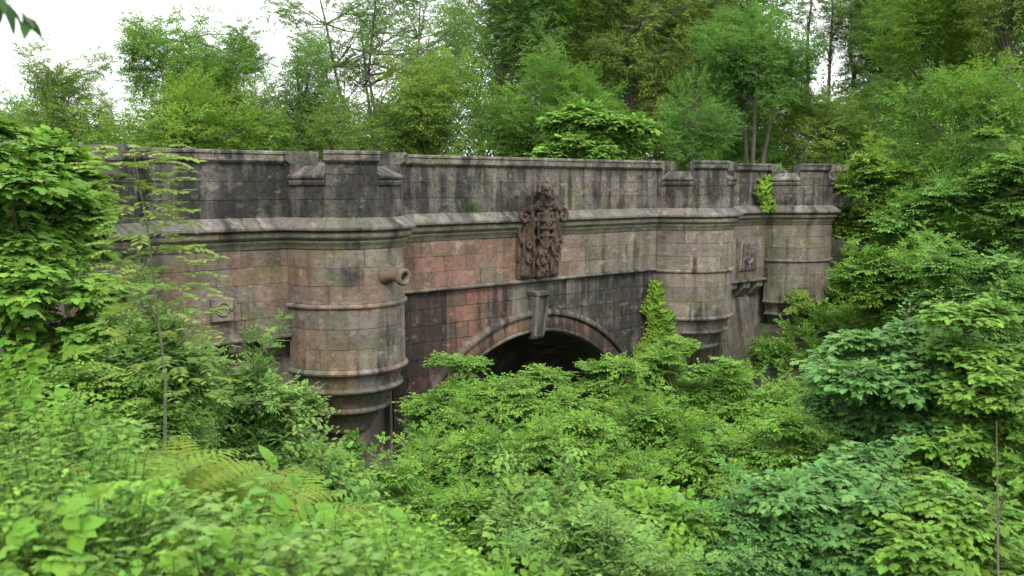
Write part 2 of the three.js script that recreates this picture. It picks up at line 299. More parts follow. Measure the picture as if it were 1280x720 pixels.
for (let i = 0; i < NV; i++) {
  const a = lerp(A0, A1, i / NV), b = lerp(A0, A1, (i + 1) / NV), lft = a > PI / 2;
  part('voussoir', ringPiece([[RI + 0.1, 0.0], [RI + 0.1, -0.5], [RV - 0.01, -0.5], [RV - 0.01, -0.005], [RV - 0.04, 0.01], [RI + 0.13, 0.012]], a, b, mix(lft ? { pink: 1.5, red: 6 } : { mauve: 1, pink: 3, red: 3 }, R1), 2, 0.006), stone, ring);
}
for (let i = 0; i < 18; i++) {
  const a = lerp(A0, A1, i / 18), b = lerp(A0, A1, (i + 1) / 18);
  part('hood_mould_stone', ringPiece([[RV, 0.0], [RV, -0.2], [RH, -0.2], [RH, 0.03], [RH - 0.03, 0.08], [RH - 0.08, 0.1], [RV + 0.03, 0.09], [RV + 0.01, 0.05]], a, b, mix(zone.mouldD, R1), 4), stone, ring);
  part('arch_roll_stone', ringPiece([[RI, -0.06], [RI, -0.5], [RI + 0.1, -0.5], [RI + 0.1, 0.02], [RI + 0.07, 0.045], [RI + 0.03, 0.03], [RI + 0.045, -0.02]], a, b, mix(zone.mould, R1), 4), stone, ring);
}
const vault = grp('vault');
for (let i = 0; i < 22; i++) for (let k = 0; k < 5; k++) {
  const a = lerp(0, PI, i / 22), b = lerp(0, PI, (i + 1) / 22), z1 = -0.505 - k * 1.5 + (i & 1 && k ? 0.7 : 0), z0 = -0.505 - (k + 1) * 1.5 + (i & 1 && k < 4 ? 0.7 : 0), o = R1() * 0.03;
  part('vault_stone', ringPiece([[RI + o, z1 - 0.006], [RI + o, z0 + 0.006], [RI + 0.14, z0 + 0.006], [RI + 0.14, z1 - 0.006]], a, b, mix({ grey: 2, buff: 2 }, R1), 2, 0.016), stone, vault);
}
{ // keystone: a tapering console with two raised fillets and a scroll head
  const key = grp('keystone', 'tall tapering keystone console with raised side fillets'), kc = mix({ grey: 1 }, R1), kd = mix({ dark: 1 }, R1);
  const sl = (x0a, x1a, x0b, x1b, z0, z1t, z1b, col, yT = -2.62, yB = -3.62) => { const T = new Tri(), p = [[x0b, yB, z0], [x1b, yB, z0], [x1b, yB, z1b], [x0b, yB, z1b], [x0a, yT, z0], [x1a, yT, z0], [x1a, yT, z1t], [x0a, yT, z1t]].map((q) => [q[0] + AX, q[1], q[2]]), uv = (q) => [bayC.s0 + q[0] - bayC.x0 + 0.4 * q[2], q[1]]; for (const f of [[3, 2, 6, 7], [1, 0, 4, 5], [0, 3, 7, 4], [2, 1, 5, 6], [7, 6, 5, 4], [0, 1, 2, 3]]) T.q(...f.map((k) => p[k]), ...f.map((k) => uv(p[k])), col); return T.geo(); };
  part('console_body', sl(-0.2, 0.2, -0.15, 0.15, -0.45, 0.2, 0.06, kd), stone, key);
  part('console_fillet', sl(-0.23, -0.14, -0.18, -0.1, 0.0, 0.25, 0.1, kc), stone, key); part('console_fillet', sl(0.14, 0.23, 0.1, 0.18, 0.0, 0.25, 0.1, kc), stone, key);
  part('console_cap', sl(-0.27, 0.27, -0.25, 0.25, -0.1, 0.29, 0.27, mix({ grey: 1 }, R1), -2.54, -2.625), stone, key);
  part('console_foot', sl(-0.18, 0.18, -0.16, 0.16, -0.4, 0.11, 0.04, mix({ buff: 1 }, R1), -3.622, -3.7), stone, key);
}
// ---- round turrets
const turretGroups = [];
[[arc0, zone.turL, zone.parapetL], [arc1, zone.turL, zone.parapetL], [arc2, zone.turR, zone.parapetR], [arc3, zone.turR, zone.parapetR]].forEach(([g, zb, zp], ti) => {
  const tg = grp('round_turret', ['leaf-hidden round turret beside the bank', 'grey and red round turret with waterspout', 'buff round turret beside the creeper', 'last round turret with plants on its corbel'][ti]); turretGroups.push(tg);
  const mer = [[deg(g, 180), deg(g, 172)], [deg(g, 136), deg(g, 88)], [deg(g, 54), deg(g, 0)]], cre = [[deg(g, 172), deg(g, 136)], [deg(g, 88), deg(g, 54)]], e = 0.003;
  course(tg, 'parapet_stone', g, PY[0] + e, PY[1] + e, 0, TH, zp, [0.45, 0.8], 0);
  course(tg, 'parapet_stone', g, PY[1] + e, -0.03 + e, 0, TH, zp, [0.45, 0.8], 1);
  for (const [a, b] of [[-0.03, 0.18], [0.18, 0.39]]) course(tg, 'merlon_stone', g, a + e, b + e, 0, TH, (t) => (t > deg(g, 54) ? { ochre: 2, grey: 1 } : zp), [0.45, 0.9], 0, mer);
  run(tg, 'coping_stone', g, COPING, zone.cop, 1.2, mer, e); run(tg, 'crenel_sill_stone', g, SILL, zone.mould, 1, cre, e);
  run(tg, 'cornice_stone', g, CORNICE, zone.mouldD, 0.9, null, e); run(tg, 'bed_mould_stone', g, BED1, zone.mould, 0.95, null, e); run(tg, 'bed_mould_stone', g, BED2, zone.mould, 0.8, null, e);
  for (let i = 0; i < 3; i++) course(tg, 'turret_stone', g, lerp(-2.27, -1.22, i / 3), lerp(-2.27, -1.22, (i + 1) / 3), 0, 0.15, zb, [0.7, 1.2], i & 1);
  run(tg, 'ring_stone', g, [[-0.1, -2.36], [0.02, -2.36], [0.05, -2.345], [0.06, -2.315], [0.05, -2.285], [0.015, -2.27], [-0.1, -2.27]], zone.mould, 1);
  for (let i = 0; i < 3; i++) course(tg, 'turret_stone', g, lerp(-3.54, -2.36, i / 3), lerp(-3.54, -2.36, (i + 1) / 3), 0, 0.15, zb, [0.7, 1.2], i & 1);
  const R = (o, a, b, w) => [[o - 0.2, b], [o, b], [o + w * 0.7, b + (a - b) * 0.2], [o + w, (a + b) / 2], [o + w * 0.7, b + (a - b) * 0.8], [o, a], [o - 0.2, a]];
  const F = (o1, a, o0, b) => [[o0 - 0.25, b], [o0, b], [lerp(o0, o1, 0.5) - 0.02, (a + b) / 2], [o1, a], [o1 - 0.45, a]];
  run(tg, 'ring_stone', g, R(0, -3.54, -3.67, 0.065), zone.mould, 1);
  run(tg, 'corbel_stone', g, F(-0.03, -3.672, -0.12, -3.93), zb, 0.8); run(tg, 'ring_stone', g, R(-0.1, -3.932, -4.05, 0.06), zone.mouldD, 0.9);
  run(tg, 'corbel_stone', g, F(-0.18, -4.052, -0.38, -4.38), zb, 1); run(tg, 'ring_stone', g, R(-0.36, -4.382, -4.5, 0.05), zone.mouldD, 1.3);
  run(tg, 'corbel_stone', g, F(-0.46, -4.502, -0.72, -4.95), zone.spanR, 1.4);
  const w = ti === 3 ? 0.62 : 0.3;
  for (let i = 0; i < 8; i++) { const a = -4.95 - i * 0.42, lg = { k: 'line', x0: g.uc - w, len: 2 * w, s0: g.s0 + g.len / 2 - w }; part('shaft_stone', ashlar(lg, 0, 2 * w, a - 0.42, a, 0.42 + i * 0.02, 0.5, mix(zone.spanR, R1), R1), stone, tg); }
  // rubble core of the turret, just behind the dressed face
  const lat = new THREE.LatheGeometry([[0.001, -4.94], [g.r - 0.8, -4.94], [g.r - 0.42, -4.4], [g.r - 0.16, -3.9], [g.r - 0.025, -3.6], [g.r - 0.025, -0.66], [0.001, -0.66]].map((p) => new THREE.Vector2(...p)), 40, -PI / 2, PI); lat.translate(g.uc, 0, -0.02);
  part('rubble_core', lat, mortar, tg);
});
{ // waterspout on the second turret
  const a = 80 * PI / 180, d = V(cos(a), -0.06, sin(a)).normalize(), sp = new THREE.Group(); sp.name = 'waterspout'; sp.userData.label = 'round stone waterspout with hollow mouth';
  const pr = [[0.001, 0], [0.2, 0], [0.21, 0.08], [0.18, 0.14], [0.14, 0.18], [0.115, 0.28], [0.12, 0.42], [0.15, 0.46], [0.17, 0.5], [0.172, 0.56], [0.15, 0.59], [0.1, 0.59], [0.085, 0.55], [0.08, 0.25], [0.001, 0.24]];
  const g = new THREE.LatheGeometry(pr.map((p) => new THREE.Vector2(...p)), 24); const c = mix({ grey: 1, buff: 1 }, R1); const n = g.attributes.position.count;
  g.setAttribute('color', new THREE.Float32BufferAttribute(Array.from({ length: n * 3 }, (_, i) => c[i % 3] * 0.85), 3)); const uv = g.attributes.uv; for (let i = 0; i < n; i++) uv.setXY(i, arc1.s0 + 2.4 + uv.getX(i), -1.9 + uv.getY(i) * 0.5);
  const m = new THREE.Mesh(g, stone); m.name = 'waterspout'; m.userData.label = 'round stone waterspout with hollow mouth'; m.quaternion.setFromUnitVectors(V(0, 1, 0), d); m.position.set(TUR[1][0] + cos(a) * 1.16, -1.72, sin(a) * 1.16); turretGroups[1].add(m);
}
// ---- solid core, deck and far side
{
  const sh = new THREE.Shape(); sh.moveTo(1.25, -9.5); sh.lineTo(1.25, -0.66); sh.lineTo(29.15, -0.66); sh.lineTo(29.15, -9.5); sh.lineTo(AX + RI + 0.06, -9.5); sh.lineTo(AX + RI + 0.06, AY); sh.absarc(AX, AY, RI + 0.06, 0, PI, false); sh.lineTo(AX - RI - 0.06, -9.5); sh.closePath();
  const g = new THREE.ExtrudeGeometry(sh, { depth: 7.55, bevelEnabled: false, curveSegments: 48 }); g.translate(0, 0, -8.1); part('rubble_core', g, mortar, bridge);
  for (const [x0, x1, y0, y1] of [[1.25, 11.45, -9.5, -0.66], [20.1, 29.15, -9.5, -0.66]]) { /* thin backing behind the side walls, up to the face joints */ const b = new THREE.BoxGeometry(x1 - x0, -2.95 - y0 + 0.0, 0.2); b.translate((x0 + x1) / 2, (y0 - 2.95) / 2, -0.44); part('wall_backing', b, mortar, bridge); const c = new THREE.BoxGeometry(x1 - x0, 2.27, 0.5); c.translate((x0 + x1) / 2, -1.81, -0.275); part('wall_backing', c, mortar, bridge); }
  const c2 = new THREE.BoxGeometry(8.75, 1.6, 0.5); c2.translate(15.75, -1.47, -0.275); part('wall_backing', c2, mortar, bridge);
  const s2 = new THREE.Shape(); s2.moveTo(11.4, -7.4); s2.lineTo(11.4, -2.28); s2.lineTo(20.15, -2.28); s2.lineTo(20.15, -7.4); s2.lineTo(AX + RV - 0.05, -7.4); s2.absarc(AX, -7.42, RV - 0.05, 0.01, PI - 0.01, false); s2.closePath();
  const g2 = new THREE.ExtrudeGeometry(s2, { depth: 0.45, bevelEnabled: false, curveSegments: 48 }); g2.translate(0, 0, -0.56); part('wall_backing', g2, mortar, bridge);
  const far = new THREE.BoxGeometry(27.9, 1.25, 0.55); far.translate(15.2, 0.0, -7.8); const farM = part('far_parapet', far, mortar, bridge);
  const R2 = rng(5); for (let k = 0; k < 2; k++) for (let x = 1.3; x < 28.5; x += 1.15) { const lg = { k: 'line', x0: x, len: 1.14, s0: x }; const a = ashlar(lg, 0, 1.14, -0.58 + k * 0.5, -0.08 + k * 0.5, 0, 0.1, mix(zone.parapetC, R2), R2); a.translate(0, 0, -7.5); part('parapet_stone', a, stone, farM); }
  const cg = new THREE.BoxGeometry(27.9, 0.16, 0.75); cg.translate(15.2, 0.55, -7.8); part('far_coping', cg, mortar, farM);
  const rd = new THREE.PlaneGeometry(27.9, 6.8); rd.rotateX(-PI / 2); rd.translate(15.2, -0.6, -4.1); part('road_deck', rd, tarmac, bridge);
}
for (const g of segs) {                              // hearting inside the parapet
  const h = 0.97, y = -0.128;
  if (g.k === 'line') { const b = new THREE.BoxGeometry(g.len + 0.5, h, TH - 0.1); b.translate(g.x0 + g.len / 2, y, -TH / 2); part('hearting', b, mortar, parapetWall); }
  else { const a = g.r - 0.045, b = g.r - TH + 0.05, l = new THREE.LatheGeometry([[b, -0.6], [a, -0.6], [a, -0.06], [b, -0.06], [b, -0.6]].map((q) => new THREE.Vector2(...q)), 30, -PI / 2, PI); l.translate(g.uc, 0, 0); part('hearting', l, mortar, parapetWall); }
}
// ---- carvings
function carve(fn, lo, hi, res, col, s0, y0) {      // mesh of a distance field sampled in [lo, hi]
  const mc = new MarchingCubes(res, stone, false, false, 60000); mc.isolation = 0;
  const n = res, c = lo.map((a, i) => (a + hi[i]) / 2), h = lo.map((a, i) => (hi[i] - a) / 2);
  for (let k = 0; k < n; k++) for (let j = 0; j < n; j++) for (let i = 0; i < n; i++) { const q = [i, j, k].map((w, d) => c[d] + h[d] * ((w - n / 2) / (n / 2))); mc.field[i + j * n + k * n * n] = -fn(q[0], q[1], q[2]); }
  mc.update();
  const cnt = mc.count, p = new Float32Array(cnt * 3), uv = [], cc = [];
  for (let i = 0; i < cnt; i++) { for (let d = 0; d < 3; d++) p[i * 3 + d] = c[d] + h[d] * mc.positionArray[i * 3 + d]; uv.push(s0 + p[i * 3] * 0.9 + p[i * 3 + 2] * 0.6, y0 + p[i * 3 + 1]); cc.push(...col); }
  const g = new THREE.BufferGeometry(); g.setAttribute('position', new THREE.Float32BufferAttribute(p, 3)); g.setAttribute('normal', new THREE.Float32BufferAttribute(mc.normalArray.slice(0, cnt * 3), 3)); g.setAttribute('uv', new THREE.Float32BufferAttribute(uv, 2)); g.setAttribute('color', new THREE.Float32BufferAttribute(cc, 3));
  g.computeVertexNormals(); return toCreasedNormals(g, 0.9);
}
const cap = (x, y, z, a, b, ra, rb) => { const bx = b[0] - a[0], by = b[1] - a[1], bz = b[2] - a[2], px = x - a[0], py = y - a[1], pz = z - a[2], t = clamp((px * bx + py * by + pz * bz) / (bx * bx + by * by + bz * bz)); return hypot(px - bx * t, py - by * t, pz - bz * t) - lerp(ra, rb, t); };
const smin = (a, b, k) => { const h = clamp(0.5 + 0.5 * (b - a) / k); return lerp(b, a, h) - k * h * (1 - h); };
const rnd3 = (x, y, z) => (fbm(x * 9 + z * 5, y * 9 - z * 3, 61, 3) - 0.5);
{
  const coat = grp('coat_of_arms', 'eroded carved coat of arms with helm, mantling and shield'), cx = 15.62, cy = -1.14;
  // strands in metres about the centre of the carving: [from, to, radius, radius]
  const curl = (x, y, z, r, turn, a0, w, s = 1) => { const o = []; for (let k = 0; k < 11; k++) { const f = (q) => { const a = a0 + s * q * turn / 11, rr = r * (1 - q / 14); return [x + rr * cos(a), y + rr * sin(a), z + 0.02 * q / 11]; }; o.push([f(k), f(k + 1), w * (1 - k / 22), w * (1 - (k + 1) / 22)]); } return o; };
  const wavy = (x0, y0, x1, y1, z, w, am, ph) => { const o = [], N = 9, p = (k) => { const f = k / N; return [lerp(x0, x1, f) + am * sin(f * 9 + ph), lerp(y0, y1, f), z - 0.06 * f + 0.03 * sin(f * 13 + ph)]; }; for (let k = 0; k < N; k++) o.push([p(k), p(k + 1), w * (1 - 0.25 * k / N), w * (1 - 0.25 * (k + 1) / N)]); return o; };
  const helm = [[[0, 0.72, 0.16], [0, 0.98, 0.22], 0.17, 0.2], [[-0.02, 1.0, 0.26], [-0.06, 0.9, 0.42], 0.1, 0.07], [[0.16, 1.1, 0.22], [0.24, 1.16, 0.24], 0.09, 0.06], [[-0.14, 1.12, 0.22], [-0.26, 1.1, 0.3], 0.09, 0.06], [[-0.26, 1.1, 0.3], [-0.3, 0.98, 0.34], 0.06, 0.045], [[0.18, 0.94, 0.3], [0.2, 0.8, 0.3], 0.06, 0.05], [[-0.2, 0.68, 0.2], [0.2, 0.68, 0.2], 0.075, 0.075], [[-0.2, 0.56, 0.22], [0.2, 0.56, 0.22], 0.05, 0.05], ...curl(0.02, 1.17, 0.2, 0.07, 5, 0.4, 0.04)];
  const shield = [[[0.04, 0.44, 0.1], [0.04, -0.3, 0.1], 0.2, 0.16], [[-0.18, 0.46, 0.2], [0.28, 0.46, 0.2], 0.045, 0.045], [[-0.18, 0.46, 0.2], [-0.18, -0.1, 0.2], 0.04, 0.035], [[0.28, 0.46, 0.2], [0.28, -0.1, 0.2], 0.04, 0.035], [[-0.18, -0.1, 0.2], [0.05, -0.42, 0.2], 0.035, 0.04], [[0.28, -0.1, 0.2], [0.05, -0.42, 0.2], 0.035, 0.04], [[-0.14, 0.3, 0.26], [0.24, 0.3, 0.26], 0.05, 0.05], [[-0.14, 0.12, 0.26], [0.24, 0.12, 0.26], 0.05, 0.05], [[-0.12, -0.06, 0.24], [0.22, -0.06, 0.24], 0.045, 0.045], ...curl(0.05, 0.21, 0.3, 0.07, 7, 0, 0.03)];
  const side = (s) => [...wavy(s * 0.3, 0.62, s * 0.66, 0.5, 0.2, 0.075, 0.02, 1), ...curl(s * 0.62, 0.4, 0.2, 0.17, 6.5, s > 0 ? 1.5 : 1.6, 0.06, -s), ...wavy(s * 0.4, 0.5, s * 0.46, -0.75, 0.18, 0.06, 0.03, 0), ...wavy(s * 0.55, 0.2, s * 0.58, -0.98, 0.12, 0.055, 0.025, 2), ...wavy(s * 0.66, 0.1, s * 0.66, -0.7, 0.08, 0.05, 0.02, 4), ...curl(s * 0.5, -0.25, 0.2, 0.09, 6, 0, 0.04, s), ...curl(s * 0.44, -0.62, 0.18, 0.1, 6, 2, 0.042, -s), ...wavy(s * 0.32, -0.1, s * 0.3, -1.0, 0.2, 0.05, 0.03, 3), [[s * 0.34, 0.3, 0.04], [s * 0.44, -0.95, 0.02], 0.16, 0.13]];
  const low = [[[-0.02, -0.3, 0.06], [-0.02, -0.98, 0.04], 0.16, 0.14], ...wavy(-0.15, -0.42, -0.14, -1.02, 0.2, 0.05, 0.02, 0), ...wavy(-0.02, -0.45, 0.0, -1.0, 0.23, 0.055, 0.02, 2), ...wavy(0.12, -0.42, 0.13, -1.02, 0.2, 0.05, 0.02, 4), ...curl(-0.05, -0.7, 0.22, 0.08, 6, 0, 0.035), ...curl(0.1, -0.86, 0.2, 0.06, 6, 1, 0.03)];
  const field = (list, k, am) => (x, y, z) => { let d = 9; for (const c of list) { const q = cap(x, y, z, ...c); if (q < d + k) d = smin(d, q, k); } d = max(d, -cap(x, y, z, [-0.12, 1.0, 0.46], [-0.11, 0.98, 0.36], 0.06, 0.05)); d = max(d, -cap(x, y, z, [0.1, 0.99, 0.44], [0.1, 0.97, 0.34], 0.055, 0.05)); return d + am * rnd3(x, y, z); };
  const put = (name, list, lo, hi, res, w) => { const g = carve(field(list, 0.012, 0.05), lo, hi, res, mix(w, rng(round(lo[0] * 100) + 77)).map((c, i) => c * [0.6, 0.47, 0.4][i]), bayC.s0 + cx - bayC.x0, cy); g.translate(cx, cy, 0.06); return part(name, g, stone, coat); };
  put('helm_and_crest', helm, [-0.45, 0.4, -0.05], [0.45, 1.35, 0.6], 72, { dark: 1, mauve: 1 }); put('shield', shield, [-0.35, -0.55, -0.12], [0.4, 0.7, 0.5], 72, { dark: 2, mauve: 1 });
  put('mantling', side(-1), [-0.95, -1.15, -0.12], [-0.15, 0.8, 0.4], 80, { pink: 1, dark: 1 }); put('mantling', side(1), [0.15, -1.15, -0.12], [0.95, 0.8, 0.4], 80, { dark: 1, mauve: 1 });
  put('tassel', low, [-0.35, -1.2, -0.1], [0.35, -0.3, 0.4], 60, { pink: 1, mauve: 1 });
  const slab = new THREE.BoxGeometry(1.36, 1.95, 0.18); slab.translate(cx, -1.22, 0.0); const n = slab.attributes.position.count, c = mix({ mauve: 1 }, rng(4)); slab.setAttribute('color', new THREE.Float32BufferAttribute(Array.from({ length: n * 3 }, (_, i) => c[i % 3] * 0.7), 3)); const p = slab.attributes.position, uv = slab.attributes.uv; for (let i = 0; i < n; i++) uv.setXY(i, bayC.s0 + p.getX(i) - bayC.x0, p.getY(i)); part('backing_slab', slab, stone, coat);
}
function carvedPanel(name, label, x, y, w, scrolls, z) {
  const pg = grp(name, label), g = { k: 'line', x0: x - w / 2, len: w, s0: x };
  part('panel_block', ashlar(g, 0, w, y - w / 2, y + w / 2, z, 0.3, mix({ buff: 1, grey: 1 }, R1), R1), stone, pg);
  const list = []; for (let k = 0; k < 26; k++) { const a = k * 0.42, r = w * 0.36 * (1 - k / 34), a2 = (k + 1) * 0.42, r2 = w * 0.36 * (1 - (k + 1) / 34); list.push([[r * cos(a), r * sin(a), 0], [r2 * cos(a2), r2 * sin(a2), 0], w * 0.07, w * 0.07]); }
  if (scrolls) for (let k = 0; k < 5; k++) list.push([[(-0.4 + 0.2 * k) * w, -w * 0.42, 0], [(-0.3 + 0.15 * k) * w, w * 0.4, 0.03], w * 0.05, w * 0.07]);
  const cg = carve((a, b, c) => { let d = 9; for (const q of list) d = min(d, cap(a, b, c, ...q)); return d + 0.03 * rnd3(a, b, c); }, [-w * 0.55, -w * 0.55, -w * 0.2], [w * 0.55, w * 0.55, w * 0.2], 48, mix(scrolls ? { dark: 2, mauve: 1 } : { buff: 1, grey: 1 }, R1), x, y); cg.translate(x, y, z + 0.01); part('carved_scroll', cg, stone, pg);
}
carvedPanel('carved_boss', 'small square carved boss with ring', 7.58, -2.28, 0.42, false, 0.12);
carvedPanel('carved_panel', 'square panel carved with scrolls', 24.45, -2.14, 0.86, true, 0.06);
{ // rounded end pier of the wing wall beyond the last turret
  const ep = grp('end_pier', 'pale end pier of the wing wall'), g = { k: 'line', x0: 30.6, len: 0.9, s0: 31 };
  for (let i = 0; i < 4; i++) part('pier_stone', ashlar(g, 0, 0.9, -1.2 + i * 0.42, -0.78 + i * 0.42, 0.1, 0.9, mix({ mauve: 2, grey: 1 }, R1), R1), stone, ep);
  part('pier_cap', moulded(g, -0.06, 0.96, [[-0.86, 0.48], [0.16, 0.48], [0.16, 0.56], [-0.1, 0.64], [-0.35, 0.67], [-0.6, 0.64], [-0.86, 0.56]], mix({ buff: 1 }, R1)), stone, ep);
  const wing = { k: 'line', x0: 29.2, len: 1.4, s0: 29 }; for (let i = 0; i < 5; i++) course(ep, 'wall_stone', wing, -1.6 + i * 0.38, -1.22 + i * 0.38, -0.1, 0.5, zone.parapetR, [0.5, 0.9], i & 1);
}

// ================================================================ LEAVES
const jitterCol = (c, R, a = 0.18) => { const k = 1 + (R() - 0.5) * 2 * a; return [c[0] * k * (1 + (R() - 0.5) * a), c[1] * k, c[2] * k]; };
const WHITE = [1, 1, 1], TWIG = [0.75, 0.42, 0.55];
// one leaf blade: outline stations [along, half width], folded along the midrib, drooping at the tip
function blade(T, base, dir, up, L, st, fold, droop, col) {
  const side = dir.clone().cross(up).normalize(), nn = side.clone().cross(dir).normalize();
  const P = (a, w) => { const p = base.clone().addScaledVector(dir, a * L).addScaledVector(side, w * L).addScaledVector(nn, abs(w) * fold * L - droop * a * a * L); return [p.x, p.y, p.z]; };
  let pm = P(0, 0), pl = null, pr = null; const z = [0, 0];
  for (const [a, w] of st) {
    const m = P(a, 0), l = w ? P(a, -w) : null, r = w ? P(a, w) : null;
    if (pl && l) { T.q(pm, m, l, pl, z, z, z, z, col); T.q(pm, pr, r, m, z, z, z, z, col); } else if (l) { T.t(pm, m, l, z, z, z, col); T.t(pm, r, m, z, z, z, col); } else if (pl) { T.t(pm, m, pl, z, z, z, col); T.t(pm, pr, m, z, z, z, col); }
    pm = m; pl = l; pr = r;
  }
}
const OVATE = [[0.3, 0.25], [0.65, 0.2], [1, 0]], SIMPLE = [[0.42, 0.27], [1, 0]], LANCE = [[0.3, 0.13], [0.65, 0.11], [1, 0]], ROUND = [[0.22, 0.33], [0.6, 0.36], [1, 0]];
// a five-lobed leaf
const LOBES = [[0.0, 0.0], [-0.06, 0.26], [0.12, 0.3], [0.2, 0.52], [0.38, 0.36], [0.55, 0.48], [0.62, 0.24], [0.78, 0.2], [1.0, 0.0]];
function lobed(T, base, dir, up, L, droop, col) {
  const side = dir.clone().cross(up).normalize(), nn = side.clone().cross(dir).normalize(), z = [0, 0];
  const P = (a, w) => { const p = base.clone().addScaledVector(dir, a * L).addScaledVector(side, w * L).addScaledVector(nn, -droop * L * (a * a * 0.7 + w * w * 1.1) + 0.05 * L * sin(a * 9 + w * 14)); return [p.x, p.y, p.z]; };
  const c = P(0.3, 0);
  for (const s of [-1, 1]) for (let i = 0; i + 1 < LOBES.length; i++) { const a = P(LOBES[i][0], s * LOBES[i][1]), b = P(LOBES[i + 1][0], s * LOBES[i + 1][1]); if (s > 0) T.t(c, a, b, z, z, z, col); else T.t(c, b, a, z, z, z, col); }
}
function twig(T, a, b, r) { tubeInto(T, [a, b], [r, r * 0.5], 3, TWIG, false); }
